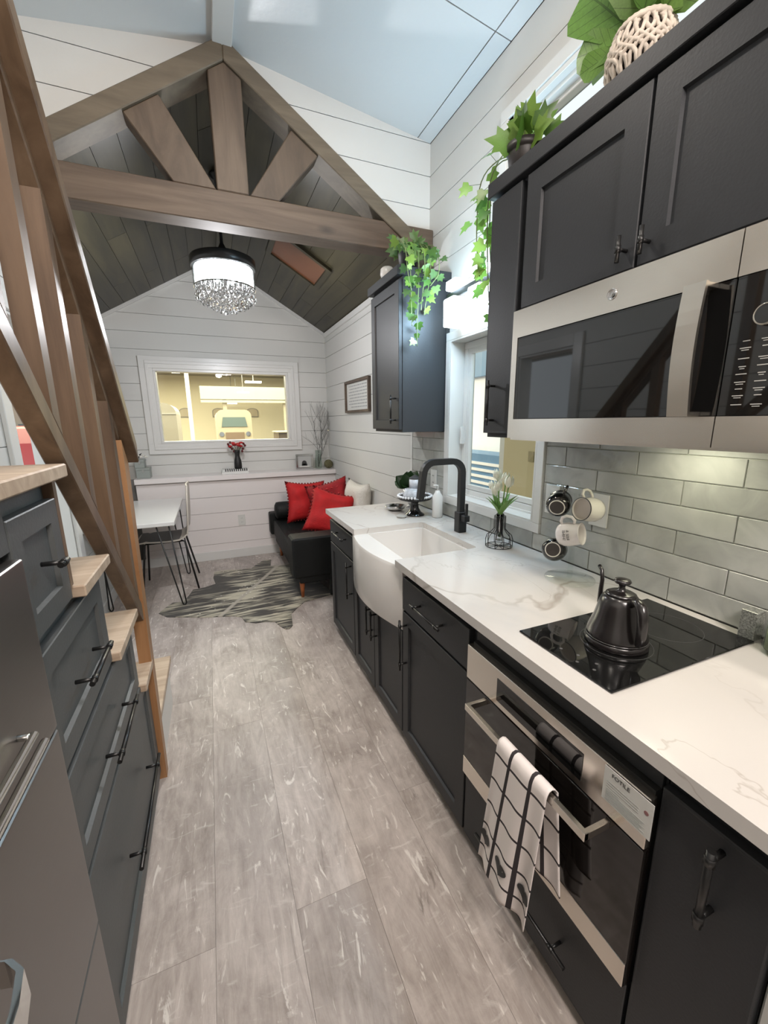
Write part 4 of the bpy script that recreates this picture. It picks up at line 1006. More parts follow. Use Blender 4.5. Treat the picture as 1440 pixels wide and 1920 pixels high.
sf = thing('daybed_sofa', 'low black leather sofa with roll bolster and orange wooden legs', 'sofa', (.93, 3.9, 0))
def soft(x0, x1, y0, y1, z0, z1, b=.03): return B(x0, x1, y0, y1, z0, z1, bev=b)
obj('seat_cushion', soft(.545, 1.305, 3.40, 4.58, .255, .430, .035), SOFA, sf)
obj('seat_base', soft(.575, 1.30, 3.22, 4.60, .150, .262, .02), SOFA, sf)
obj('armrest', soft(.525, 1.305, 3.205, 3.405, .20, .545, .035), SOFA, sf)
obj('armrest', soft(.515, 1.305, 4.48, 4.622, .26, .50, .03), SOFA, sf)
obj('bolster', MB().lathe([(0, 0), (.06, .004), (.088, .02), (.092, .05), (.092, .60), (.088, .64), (.06, .656), (0, .66)], (.56, 4.40, .545), 22, axis=(1, 0, 0)), SOFA, sf)
obj('end_panel', soft(.83, 1.305, 3.209, 3.235, .012, .22, .006), SOFA, sf)
for (x, y) in ((.605, 3.29), (.62, 4.52), (1.24, 4.52)):
    zb = .0057 if y < 4 else 0
    obj('leg', MB().lathe([(.013, zb), (.024, .150), (.024, .152)], (x, y, 0), 14), LEGW, sf)
for x in (.66, .80, .94):
    for y in (3.60, 3.85, 4.10): obj('button', MB().ball((x, y, .428), .010, 8, .5), TUFT, sf)

def cushion(name, label, c, size, rot, mat, trim=None, group=None, fringe=True, depth=.13, n=14):
    t = thing(name, label, 'cushion', c, group); M = Euler(rot, 'XYZ').to_matrix().to_4x4()
    V = []; F = []
    for s_ in (-1, 1):
        for i in range(n+1):
            for j in range(n+1):
                u = -1+2*i/n; v = -1+2*j/n
                pin = 1-.10*(1-abs(u)**1.0)*0-.07*(u*u*v*v)*-1
                e = max(0, (1-u**4)*(1-v**4))**.45
                ed = 1-.09*(abs(v)**2*(1-u*u)+abs(u)**2*(1-v*v))
                w_ = .008*math.sin(5*u+3*v)+.006*math.sin(7*v-2*u)
                V.append((u*size/2*ed*pin, s_*(depth/2*e)+w_*e, v*size/2*ed*pin))
    m_ = (n+1)**2
    for s_ in (0, 1):
        for i in range(n):
            for j in range(n): F.append((s_*m_+i*(n+1)+j, s_*m_+(i+1)*(n+1)+j, s_*m_+(i+1)*(n+1)+j+1, s_*m_+i*(n+1)+j+1))
    mb = MB(); mb.add([M @ Vector(p) for p in V], F, True)
    body = obj('cover', mb, mat, t, world=False)
    bm = bmesh.new(); bm.from_mesh(body.data); bmesh.ops.remove_doubles(bm, verts=bm.verts, dist=.0006); bmesh.ops.recalc_face_normals(bm, faces=bm.faces); bm.to_mesh(body.data); bm.free()
    for p in body.data.polygons: p.use_smooth = True
    if trim and fringe:
        fm = MB(); k = 13
        for e in range(4):
            for i in range(k):
                u = -1+2*(i+.5)/k; ed = 1-.09*(1-u*u)
                a, b = ((u, 1), (u, -1), (1, u), (-1, u))[e]
                if e < 2: p = Vector((a*size/2, 0, b*size/2*ed))
                else: p = Vector((a*size/2*ed, 0, b*size/2))
                fm.ball(M @ (p*1.022), .0085, 6)
        tag(obj('pompom_trim', fm, trim, t, world=False), kind='stuff')
    return t
G = 'red cushions on the black sofa'
cushion('throw_cushion', 'plain bright red cushion farthest left, leaning on the sofa bolster', (.85, 4.15, .665), .40, (-.22, .06, .12), RED, DKRED, G)
t = cushion('throw_cushion', 'dark red cushion standing tallest in the middle, covered in ruffles', (1.04, 3.93, .675), .42, (-.20, -.26, -.55), plain('deep_red_cloth', (.27, .004, .008), .8, var=.2, nscale=20, bump=.3, bscale=90), DKRED, G)
rm = MB()
M_ = Euler((-.20, -.26, -.55), 'XYZ').to_matrix().to_4x4()
for i in range(6):
    for j in range(5):
        u = -.7+1.4*i/5; v = -.7+1.4*j/4; e = ((1-u**4)*(1-v**4))**.45
        rm.ball(M_ @ Vector((u*.19, -.065*e-.004, v*.19)), .015, 6, .5)
tag(obj('ruffles', rm, plain('ruffle_red', (.42, .03, .03), .8), t, world=False), kind='stuff')
cushion('throw_cushion', 'bright red cushion nearest the white worktop corner', (.955, 3.60, .645), .40, (-.30, .30, -.22), RED, DKRED, G)
cushion('throw_cushion', 'fluffy white cushion behind the red ones against the wall', (1.232, 3.63, .68), .46, (-.06, 0, -1.50), FUR, None, None, False, depth=.15)

rugp = [(-.505, 3.439), (-.47, 3.52), (-.417, 3.613), (-.336, 3.602), (-.30, 3.72), (-.271, 3.844), (-.173, 3.859), (-.082, 3.91), (-.10, 4.08), (-.088, 4.248), (.0, 4.26), (.102, 4.236), (.261, 4.203), (.32, 4.30), (.404, 4.42), (.489, 4.403), (.47, 4.30), (.455, 4.20), (.649, 4.165), (.86, 4.20), (.90, 4.08), (.82, 3.95), (.80, 3.60), (.86, 3.35), (.84, 3.24), (.70, 3.215), (.597, 3.19), (.52, 3.10), (.458, 3.016), (.445, 2.92), (.431, 2.819), (.398, 2.776), (.37, 2.79), (.348, 2.836), (.319, 2.929), (.25, 2.962), (.185, 2.967), (.113, 3.019), (.094, 3.111), (.03, 3.16), (-.04, 3.18), (-.159, 3.222), (-.311, 3.289), (-.439, 3.345)]
bmq = bmesh.new(); fq = bmq.faces.new([bmq.verts.new((p[0], p[1], .0055)) for p in rugp])
r_ = bmesh.ops.extrude_face_region(bmq, geom=[fq]); bmesh.ops.translate(bmq, verts=[v for v in r_['geom'] if isinstance(v, bmesh.types.BMVert)], vec=(0, 0, -.0052))
bmesh.ops.triangulate(bmq, faces=[f for f in bmq.faces if len(f.verts) > 4]); bmq.verts.index_update()
mb = MB(); mb.add([v.co.copy() for v in bmq.verts], [tuple(v.index for v in f.verts) for f in bmq.faces]); bmq.free()
tag(obj('cowhide_rug', mb, HIDE), 'brindle grey cowhide rug with pale spine stripe on the floor', 'rug')

# left wall screen seen edge-on
tv = thing('wall_screen', 'thin dark screen on the left wall by the far corner, seen edge-on', 'screen', (-.86, 4.45, 1.62))
obj('housing', B(-.858, -.815, 4.0, 4.86, 1.62, 2.06, bev=.006), BLACK, tv); obj('display', B(-.8152, -.813, 4.02, 4.84, 1.64, 2.04), BGLASS, tv); obj('bracket', B(-.889, -.858, 4.35, 4.5, 1.75, 1.9), BLACK, tv)

# outlet on the ledge wall
def outlet(label, to, w, h_, gangs=1):
    t = thing('outlet', label, 'outlet', to(0, 0, 0))
    def bx(u0, u1, v0, v1, d0, d1, b=.0):
        a, c = to(u0, v0, d0), to(u1, v1, d1); return B(a[0], c[0], a[1], c[1], a[2], c[2], bev=b)
    obj('cover_plate', bx(-w/2, w/2, -h_/2, h_/2, 0.0003, .006, .0015), PLASTIC, t)
    for gi in range(gangs):
        uo = (gi-(gangs-1)/2)*.046
        for vo in (-.022, .022):
            s_ = obj('socket', bx(uo-.015, uo+.015, vo-.014, vo+.014, .006, .0072, .0005), PLASTIC, t)
            a = [to(uo-.006, vo, .0073), to(uo+.006, vo, .0073)]; mm = MB()
            for q in a: mm.box(q[0]-.0011, q[0]+.0011, q[1]-.0011, q[1]+.0011, q[2]-.004, q[2]+.004)
            obj('slots', mm, INK, s_)
outlet('white power outlet low on the ledge wall below the far window', lambda u, v, d: (.235+u, 4.67-d, .418+v), .072, .118)
outlet('white single outlet beside the window, behind the black mug', lambda u, v, d: (WX-.0115-d, 1.292-u, 1.138+v), .074, .122)
outlet('white double outlet on the tiles, behind the cream mug', lambda u, v, d: (WX-.0115-d, 1.063-u, 1.136+v), .078, .122)
outlet('white outlet plate at the far end of the tiles behind the black tap', lambda u, v, d: (WX-.0115-d, 2.30-u, 1.10+v), .074, .12)

# framed text on right wall
fm_ = thing('framed_sign', 'dark-framed sign with grey lines of lettering on the right wall', 'sign', (1.30, 3.78, 1.555))
fy0, fy1, fz0, fz1 = 3.44, 4.12, 1.552, 1.850
for a in ((fy0, fy1, fz1-.022, fz1), (fy0, fy1, fz0, fz0+.022), (fy0, fy0+.022, fz0+.022, fz1-.022), (fy1-.022, fy1, fz0+.022, fz1-.022)):
    obj('frame_side', B(1.288, 1.3165, *a, bev=.001), FRAMEW, fm_)
bk = obj('sign_board', B(1.308, 1.3162, fy0+.022, fy1-.022, fz0+.022, fz1-.022), PAPER, fm_)
pm = MB()
for i in range(8):
    zz = fz1-.050-.028*i; yy = fy0+.085; 
    while yy < fy1-.10-(.05 if i == 7 else 0): 
        L = .03+.03*((i*5+int(yy*50)) % 3)/2; pm.box(1.3072, 1.308, yy, min(yy+L, fy1-.085), zz-.005, zz+.005); yy += L+.012
obj('lettering', pm, INKG, bk)

# ---- things on the ledge (top z=.926)
LZ = .9263
bk1 = thing('box_book', 'flat white box with black-and-white striped lid under the vase', 'box', (.213, 4.80, LZ))
obj('lower_part', B(.075, .352, 4.70, 4.87, LZ, LZ+.026, bev=.002), TRIM, bk1)
obj('lid', B(.083, .350, 4.705, 4.865, LZ+.0265, LZ+.047, bev=.0015), TRIM, bk1)
sm = MB()
for i in range(11):
    xx = .112+.0215*i; sm.box(xx, xx+.011, 4.7035, 4.8, LZ+.0275, LZ+.0478)
obj('stripes', sm, BLACKM, bk1)
rv = thing('flower_vase', 'black twisted vase of red roses on the striped box', 'vase', (.252, 4.79, LZ+.0482))
vb = MB(); nn = 18; pr = [(.036, 0), (.040, .012), (.040, .05), (.036, .09), (.026, .125), (.024, .145), (.031, .185), (.034, .20), (.030, .20), (.022, .15)]
rings = []
for j, (r_, zz) in enumerate(pr): rings.append((r_*(1), zz))
vb.lathe(rings, (.252, 4.79, LZ+.0482), nn); obj('vase', vb, VASEB, rv)
def rose(mb, c, r, tilt=0):
    for k in range(9):
        a = k*2.4; rr = r*(.25+.075*k)
        q = Vector((math.cos(a)*rr*.6, math.sin(a)*rr*.6, r*.18*(1-k/9)))
        mb.ball(Vector(c)+q, r*.42, 6, .75)
vt = Vector((.252, 4.79, LZ+.245))
for i in range(9):
    a = i*.7; rr = .028+.035*((i*7) % 5)/4
    c = vt+Vector((math.cos(a)*rr*1.35, math.sin(a)*rr*.6-.02, .045+.035*((i*3) % 4)/3))
    mb = MB(); rose(mb, c, .030); obj('rose_bloom', mb, HEARTR, rv)
for i, (dx, dz) in enumerate(((-.085, .05), (-.078, .028), (-.066, .018), (-.05, .0), (-.030, -.028), (.055, -.03), (.064, -.004), (.088, .03), (.075, .05), (-.062, .065))):
    obj('rosebud', MB().ball(vt+Vector((dx, -.02+.004*i, dz+.02)), .0125, 8, 1.2), ROSED, rv)
sm = MB()
for i in range(10):
    a = i*.63; sm.tube([(vt.x, vt.y, LZ+.22), (vt.x+math.cos(a)*.03, vt.y+math.sin(a)*.02, vt.z+.01), (vt.x+math.cos(a)*.06, vt.y+math.sin(a)*.03, vt.z+.05)], .0022, 5)
obj('stems', sm, STEM, rv)

pf = thing('photo_frame', 'silver mirrored frame with a black-and-white picture on the ledge', 'picture frame', (.985, 4.80, LZ))
for a in ((.888, 1.090, 1.078, 1.100), (.888, 1.090, LZ, LZ+.022), (.888, .912, LZ+.022, 1.078), (1.066, 1.090, LZ+.022, 1.078)):
    obj('frame_side', B(a[0], a[1], 4.792, 4.812, a[2], a[3], bev=.003), SILVER, pf)
ph = obj('photo', B(.912, 1.066, 4.798, 4.808, LZ+.022, 1.078), plain('grey_photo', (.42, .43, .42), .4), pf)
obj('dark_figure', MB().lathe([(.028, 0), (.028, .001)], (.985, 4.7975, 1.00), 14, axis=(0, -1, 0)).box(.955, 1.02, 4.7965, 4.7978, .955, .99), INK, ph)
obj('pale_band', B(.93, 1.045, 4.7955, 4.7968, LZ+.024, LZ+.040), PAPER, ph)
gv = thing('twig_vase', 'clear glass vase of tall silvery twigs in the far corner', 'vase', (1.155, 4.80, LZ))
obj('vase', MB().lathe([(.0, 0), (.030, 0), (.044, .01), (.042, .08), (.034, .16), (.036, .215), (.033, .215), (.031, .16), (.038, .08), (.038, .014), (0, .014)], (1.155, 4.80, LZ+.0002), 22), VGLASS, gv)
def twig(mb, p, d, L, depth, r):
    pts = [Vector(p)]; d = Vector(d).normalized()
    for i in range(7):
        d = (d+Vector((R.uniform(-.22, .22), R.uniform(-.08, .08), R.uniform(-.04, .16)))).normalized(); q = pts[-1]+d*L/7
        q.x = min(q.x, 1.30); q.y = min(q.y, 4.895)
        pts.append(q)
    mb.tube(pts, [r*(1-.09*i) for i in range(8)], 5)
    if depth:
        for i in (2, 3, 4, 5):
            e = (d+Vector((R.choice((-1, 1))*R.uniform(.5, .9), R.uniform(-.3, .3), .6))).normalized(); twig(mb, pts[i], e, L*.35, depth-1, r*.6)
for i in range(5):
    mb = MB(); twig(mb, (1.155+R.uniform(-.01, .01), 4.80, LZ+.02), (R.uniform(-.18, .22), R.uniform(-.1, .1), 1), .66+R.uniform(0, .08), 2, .0035); obj('twig', mb, TWIG, gv)
tag(obj('moss_ball', MB().ball((1.258, 4.735, LZ+.055), .052, 20), MOSS), 'olive brown moss ball beside the glass vase on the ledge', 'ornament')
for (x0, x1, z0, z1, lab) in ((-.72, -.598, LZ, LZ+.105, 'wider lower grey keepsake box at the left end of the ledge'), (-.725, -.640, LZ+.1055, LZ+.190, 'smaller grey keepsake box stacked on the wider one')):
    t = thing('keepsake_box', lab, 'box', ((x0+x1)/2, 4.79, z0), 'grey keepsake boxes on the ledge')
    obj('body', B(x0, x1, 4.72, 4.86, z0, z1-.025, bev=.002), GREYBOX, t); obj('lid', B(x0-.002, x1+.002, 4.718, 4.862, z1-.0245, z1, bev=.002), GREYBOX, t)
    obj('clasp', B((x0+x1)/2-.008, (x0+x1)/2+.008, 4.714, 4.7185, z1-.045, z1-.012, bev=.001), INKG, t)
fb = thing('flower_ornament', 'cream flower-shaped ornament on top of the grey boxes', 'ornament', (-.685, 4.79, LZ+.1903))
for i in range(5):
    mb = MB(); rose(mb, (-.712+.022*i, 4.775+.01*(i % 2), LZ+.212+.012*(i % 2)), .020); obj('blossom', mb, MUGW, fb)
obj('dark_leaf', MB().tube([(-.69, 4.79, LZ+.2), (-.675, 4.785, LZ+.235), (-.655, 4.78, LZ+.25)], [.004, .008, .001], 6), INK, fb)

# ================================================================= ON THE WORKTOP
TZ = .8903
# cake stand tray group beyond the tap
cs = thing('cake_stand', 'black pedestal cake stand edged with white beads on the worktop', 'cake stand', (1.139, 2.245, TZ))
obj('pedestal', MB().lathe([(.062, 0), (.060, .006), (.040, .02), (.026, .045), (.022, .075), (.030, .098), (0, .10)], (1.139, 2.245, TZ+.0002), 32), plain('gloss_black', (.006, .006, .006), .15), cs)
obj('plate', MB().lathe([(0, .1005), (.098, .1005), (.106, .108), (.106, .118), (0, .118)], (1.139, 2.245, TZ), 40), plain('gloss_black2', (.006, .006, .006), .15), cs)
bm_ = MB()
for k in range(34):
    a = 2*PI*k/34; bm_.ball((1.139+.104*math.cos(a), 2.245+.104*math.sin(a), TZ+.1225), .0085, 8)
tag(obj('bead_rim', bm_, BEAD, cs), kind='stuff')
cn = thing('marble_jar', 'grey marbled round jar with dark knob lid on the cake stand', 'jar', (1.125, 2.235, TZ+.1183))
obj('jar', MB().lathe([(.066, 0), (.066, .012), (.058, .04), (.050, .05), (0, .052)], (1.125, 2.235, TZ+.1183), 30), MARB, cn)
c2 = thing('marble_canister', 'tall pale canister with dark lid on the cake stand behind the jar', 'canister', (1.15, 2.285, TZ+.171))
obj('canister', MB().lathe([(.036, 0), (.036, .055), (0, .055)], (1.145, 2.255, TZ+.1708), 24), MARB, c2)
obj('lid', MB().lathe([(.037, 0), (.037, .006), (.022, .014), (.010, .022), (0, .026)], (1.145, 2.255, TZ+.2262), 24), INK, c2)
sb = thing('silver_bowl', 'small silver rimmed dish at the left of the cake stand', 'bowl', (1.09, 2.43, TZ))
obj('bowl', MB().lathe([(.035, 0), (.062, .012), (.070, .03), (.066, .03), (.058, .014), (0, .006)], (1.09, 2.43, TZ+.0002), 28), SILVER, sb)
pp = thing('potted_plant', 'small dark-leaved plant in a silvery pot by the wall corner', 'plant', (1.17, 2.44, TZ+.03))
obj('pedestal', MB().lathe([(.030, 0), (.012, .012), (.012, .045), (.050, .055), (0, .057)], (1.215, 2.475, TZ+.0003), 20), SILVER, pp)
obj('pot', MB().lathe([(.030, 0), (.036, .02), (.043, .075), (.040, .075), (.034, .02), (0, .015)], (1.215, 2.475, TZ+.058), 24), SILVER, pp)
obj('soil', MB().lathe([(.036, 0), (0, .003)], (1.215, 2.475, TZ+.124), 16), INK, pp)
def leafmesh(name, outline, mat, fold=.18, droop=.25, thick=0):
    """leaf along +Y, outline half widths: list of (y, w); folded on the midrib and drooping"""
    V = []; F = []; n = len(outline)
    for (y, w) in outline:
        dz = -droop*y*y
        V += [(0, y, dz), (w, y, dz+fold*w), (-w, y, dz+fold*w), (w*.5, y, dz+fold*w*.35), (-w*.5, y, dz+fold*w*.35)]
    for i in range(n-1):
        a = i*5; b = a+5
        F += [(a, a+3, b+3, b), (a+3, a+1, b+1, b+3), (a, b, b+4, a+4), (a+4, b+4, b+2, a+2)]
    me = bpy.data.meshes.new(name); me.from_pydata(V, [], F); me.polygons.foreach_set('use_smooth', [True]*len(F)); me.materials.append(mat); me.update(); return me
def ivymesh(mat, name='leaf'):
    pts = [(0, 0), (.30, -.12), (.62, .12), (.40, .38), (.52, .70), (.22, .66), (0, 1.12)]
    V = [(0, .33, .0)]; prof = pts+[(-x, y) for x, y in reversed(pts[1:-1])]
    for (x, y) in prof: V.append((x, y, .12*abs(x)-.10*(y-.3)**2))
    F = [(0, i, i % len(prof)+1) for i in range(1, len(prof)+1)]
    me = bpy.data.meshes.new(name); me.from_pydata(V, [], F); me.polygons.foreach_set('use_smooth', [True]*len(F)); me.materials.append(mat); me.update(); return me
def place_leaf(me, parent, p, d, up, s, jit=0.0):
    """leaf at world p pointing along d with face normal near up"""
    d = Vector(d).normalized(); up = Vector(up); x = d.cross(up)
    if x.length < 1e-3: x = d.cross(Vector((1, 0, 0)))
    x.normalize(); z = x.cross(d)
    M = frame_axes((0, 0, 0), x, d, z) @ Matrix.Scale(s, 4)
    if jit: M = Matrix.Rotation(R.uniform(-jit, jit), 4, 'Z') @ Matrix.Rotation(R.uniform(-jit, jit), 4, 'X') @ M
    M.translation = Vector(p)-wloc(parent)
    return inst('leaf', me, parent, M)
dkl = leafmesh('leaf', [(0, .004), (.15, .10), (.35, .26), (.6, .33), (.85, .22), (1.0, .02)], DKLEAF, .25, .3)
PC = Vector((1.215, 2.475, TZ+.125))
for i in range(15):
    a = i*2.4; el = R.uniform(.35, 1.35); d = Vector((math.cos(a)*math.cos(el), math.sin(a)*math.cos(el), math.sin(el))); d.x -= .25; d.normalize()
    place_leaf(dkl, pp, PC+d*.012, d, (-.5, -.75, .5), R.uniform(.075, .11) if el < 1 else .115, .3)
wb = thing('soap_dispenser', 'white pump soap bottle half hidden behind the black tap', 'bottle', (1.22, 2.16, TZ))
obj('bottle', MB().lathe([(.030, 0), (.032, .01), (.032, .13), (.018, .15), (.012, .165), (0, .165)], (1.235, 2.13, TZ+.0002), 20), CERAM, wb)
obj('pump', MB().tube([(1.235, 2.13, TZ+.165), (1.235, 2.13, TZ+.195), (1.205, 2.13, TZ+.197)], .006, 8), CERAM, wb)
sd = thing('stone_dish', 'small grey pebble-like spoon rest on the worktop beside the cake stand', 'dish', (1.03, 2.20, TZ))
obj('dish', MB().lathe([(.0, 0), (.028, 0), (.034, .012), (.024, .016), (0, .008)], (1.035, 2.215, TZ+.0002), 20), plain('stone_grey', (.42, .41, .38), .6), sd)

# wire vase with tulips
vz = thing('wire_vase', 'black wire bottle-shaped vase holding white tulips under the window', 'vase', (1.197, 1.491, TZ))
VC = Vector((1.197, 1.491, TZ)); prof = [(.060, .003), (.061, .035), (.055, .056), (.037, .072), (.026, .086), (.025, .145)]
wm = MB()
for k in range(10):
    a = 2*PI*k/10; wm.tube([VC+Vector((math.cos(a)*r_, math.sin(a)*r_, z_)) for r_, z_ in prof], .0016, 5)
for (r_, z_) in ((.060, .003), (.025, .145)):
    wm.tube([VC+Vector((math.cos(2*PI*k/28)*r_, math.sin(2*PI*k/28)*r_, z_)) for k in range(29)], .0017, 5, cap=False)
for k in range(5):
    a = PI*k/5; wm.tube([VC+Vector((math.cos(a)*.060, math.sin(a)*.060, .0025)), VC-Vector((math.cos(a)*.060, math.sin(a)*.060, -.0025))], .0014, 5)
obj('wire_cage', wm, BLACK, vz)
obj('glass_tube', MB().lathe([(.016, .03), (.017, .12), (.0175, .155), (.0155, .155), (.015, .035), (0, .032)], VC, 16), GLASS, vz)
tl = thing('tulip_bunch', 'bunch of white tulips with green leaves standing in the wire vase', 'flowers', VC+Vector((0, 0, .04)))
heads = [((.002, -.022, .300), .9), ((-.002, .028, .305), 1), ((-.006, .050, .255), .9), ((-.012, .020, .235), .95), ((-.004, -.050, .285), 1), ((-.014, .002, .262), .85)]
def petalhead(c, s_, ax):
    mb = MB(); q = Vector((0, 0, 1)).rotation_difference(Vector(ax).normalized())
    for k in range(5):
        a = 2*PI*k/5; o_ = len(mb.v); V = []; 
        for (t, w, r_) in ((0, .3, .35), (.3, .95, .95), (.6, 1.0, 1.0), (.85, .65, .80), (1.0, .15, .55)):
            for u in (-1, 0, 1):
                aa = a+u*.62*w; V.append(Vector(c)+q @ Vector((math.cos(aa)*.019*r_*s_*(1.06 if u == 0 else 1), math.sin(aa)*.019*r_*s_*(1.06 if u == 0 else 1), .052*t*s_)))
        F = [(j*3+i, j*3+i+1, j*3+i+4, j*3+i+3) for j in range(4) for i in range(2)]; mb.add(V, F, True)
    return mb
for (h_, s_) in heads:
    c = VC+Vector(h_); base = VC+Vector((0, 0, .045)); ax = (c-VC-Vector((0, 0, .14))).normalized(); ax = (ax+Vector((0, 0, .6))).normalized()
    obj('stem', MB().tube([base+Vector((h_[0]*.2, h_[1]*.15, 0)), VC+Vector((h_[0]*.25, h_[1]*.2, .15)), c+ax*.004-ax*.03, c+ax*.006], .0028, 6), TGREEN, tl)
    obj('petals', petalhead(c, 1.05*s_, ax), TULIP, tl)
tul = leafmesh('leaf', [(0, .03), (.25, .10), (.5, .11), (.8, .06), (1.0, .005)], TGREEN, .6, .22)
for a, s_ in ((.4, .13), (1.9, .11), (2.9, .12), (-1.4, .145), (-.7, .12), (-1.75, .12), (1.45, .14)):
    d = Vector((math.cos(a)*.45, math.sin(a)*.45, .9)); place_leaf(tul, tl, VC+Vector((0, 0, .14)), d, Vector((-d.x, -d.y, .3)), s_)

# mug tree
mt_ = thing('mug_tree', 'clear acrylic mug tree with round base on the worktop', 'mug rack', (1.175, 1.053, TZ))
MTc = Vector((1.175, 1.053, TZ))
obj('base', MB().lathe([(.086, 0), (.087, .003), (.086, .006), (0, .006)], MTc+Vector((0, 0, .0002)), 48), ACRYL, mt_)
obj('post', B(MTc.x-.007, MTc.x+.007, MTc.y-.007, MTc.y+.007, TZ+.0065, TZ+.362, bev=.001), ACRYL, mt_)
def peg(z, d, L=.095):
    d = Vector(d).normalized(); p = MTc+Vector((0, 0, z)); q = p+d*L+Vector((0, 0, .03)); obj('peg', MB().tube([p+d*.008, q], .0048, 8), ACRYL, mt_); return p+d*(L*.55)+Vector((0, 0, .017))
pA = peg(.315, (-.55, .85, 0)); pB = peg(.315, (.25, -1, 0)); pC = peg(.225, (-.8, -.3, 0)); pD = peg(.150, (-.6, .8, 0)); pE = peg(.135, (.3, -1, 0), .11)
def mug(label, c, axis, hdir, outer, inner, mirror=False, words=None, open_to_cam=False, rim=None, group='mugs hanging on the acrylic tree'):
    """axis: direction from base to mouth; hdir: direction of the handle (up)"""
    t = thing('mug', label, 'mug', c, group); ax = Vector(axis).normalized(); h_ = Vector(hdir); h_ = (h_-ax*h_.dot(ax)).normalized(); x = h_.cross(ax)
    M = frame_axes((0, 0, 0), h_, x, ax)
    pr = [(.024, -.041), (.027, -.041), (.036, -.034), (.042, -.018), (.0425, .0), (.039, .022), (.037, .036), (.0395, .041), (.037, .0415), (.0345, .034), (.036, .0), (.034, -.026), (.02, -.033), (0, -.033)]
    b_ = obj('cup', MB().lathe(pr, (0, 0, 0), 30).xf(M), outer, t, world=False)
    if inner: obj('lining', MB().lathe([(.0352, .036), (.0356, .0), (.0335, -.025), (.02, -.0322), (0, -.0322)], (0, 0, 0), 26).xf(M), inner, t, world=False)
    obj('foot_disc', MB().lathe([(.0235, -.0412), (.0235, -.0408)], (0, 0, 0), 26).xf(M), MUGIN if outer is MUGB else outer, t, world=False)
    if outer is MUGB: obj('foot_ring', MB().lathe([(.0235, -.0415), (.0265, -.0418), (.0278, -.040), (.0235, -.0405), (.0235, -.0415)], (0, 0, 0), 30).xf(M), MUGW, t, world=False)
    hp = [(.040, 0, .022), (.052, 0, .027), (.066, 0, .020), (.071, 0, .004), (.066, 0, -.012), (.052, 0, -.020), (.040, 0, -.018)]
    obj('handle', MB().tube(hp, .0052, 8).xf(M), outer, t, world=False)
    if rim: obj('rim_line', MB().lathe([(.0398, .0395), (.0402, .0412), (.038, .0425), (.0378, .0405), (.0398, .0395)], (0, 0, 0), 30).xf(M), rim, t, world=False)
    if words:
        cu_ = bpy.data.curves.new('w', 'FONT'); cu_.body = words[0]; cu_.size = .0135; cu_.align_x = 'CENTER'; cu_.align_y = 'CENTER'; cu_.space_line = .95
        tt = bpy.data.objects.new('tmp', cu_); COL.objects.link(tt); me = bpy.data.meshes.new_from_object(tt.evaluated_get(bpy.context.evaluated_depsgraph_get())); bpy.data.objects.remove(tt)
        # wrap on the cup: text x runs round the cup, text y runs along the axis (baseline towards base)
        th0 = words[1]
        for v in me.vertices:
            u, w_ = v.co.x, v.co.y; rr = .0432 if abs(w_) < .02 else .0425
            th = th0+u/rr
            v.co = M @ Vector((rr*math.cos(th), rr*math.sin(th), w_))
        me.materials.clear(); me.materials.append(INK); me.name = 'lettering'
        o_ = bpy.data.objects.new('lettering', me); COL.objects.link(o_); o_.parent = t
    return t
CAMP = Vector((0, 0, EYE))
cA = pA+Vector((-.005, .003, -.055)); tcam = (CAMP-cA).normalized()
mug('glossy black mug at the top left of the tree, base facing out', cA, -(tcam+Vector((.35, .42, -.25))), (.2, -.3, 1), MUGB, MUGB)
cB = pB+Vector((.0, .004, -.062))
mug('cream mug at the top right of the tree, dark rim, mouth facing out', cB, (CAMP-cB).normalized()+Vector((-.25, .62, -.05)), (-.15, .35, 1), MUGW, plain('mug_lining', (.50, .44, .37), .3), words=('HELLO\nSUN', PI*1.40), rim=INK)
cC = pC+Vector((.012, .0, -.062))
mug('white mug in the middle of the tree, sideways with thin lettering', cC, Vector((.35, -.80, .18)), (-.25, -.1, 1), plain('white_glaze', (.80, .76, .74), .12), None, words=('RISE &\nSHINE', PI*1.62))
cD = pD+Vector((-.01, .0, -.060))
mug('glossy black mug lowest on the tree, base facing out', cD, -((CAMP-cD).normalized()+Vector((.18, .30, -.12))), (.15, -.2, 1), MUGB, MUGB)

# kettle
kt = thing('kettle', 'satin black gooseneck electric kettle standing on the cooktop', 'kettle', (.932, .670, .896))
KC = Vector((.932, .670, .8959)); KS = lambda P: [(r_*.94, z_*1.09) for r_, z_ in P]
obj('power_base', MB().lathe(KS([(.079, 0), (.080, .003), (.080, .012), (.077, .016), (0, .016)]), KC, 48), KBLACK, kt)
obj('body', MB().lathe(KS([(.0765, .0175), (.0775, .021), (.076, .028), (.070, .042), (.062, .062), (.0565, .082), (.052, .100), (.046, .113), (.040, .119), (.036, .1205), (0, .1205)]), KC, 48), KBLACK, kt)
obj('base_ring', MB().lathe(KS([(.0772, .0178), (.0785, .0190), (.0772, .0202)]), KC, 48), plain('ring_grey', (.12, .12, .12), .2, .6), kt)
ld = obj('lid', MB().lathe(KS([(.0375, .1207), (.0372, .1235), (.030, .127), (.016, .1285), (.010, .132), (.0075, .140), (.009, .146), (.019, .1495), (.0215, .1535), (.019, .1575), (.010, .1592), (0, .1595)]), KC, 40), KBLACK, kt)
hp = [(0, -.040, .108), (0, -.052, .121), (0, -.068, .126), (0, -.083, .120), (0, -.091, .104), (0, -.0945, .082), (0, -.095, .060), (0, -.093, .042), (0, -.086, .032)]
hh = MB().tube([KC+Vector((p[1]*.96*.34, p[1]*.96*.94, p[2]*1.09)) for p in hp], [.008, .0095, .0115, .0125, .0125, .012, .012, .011, .007], 14); obj('handle', hh, KBLACK, kt)
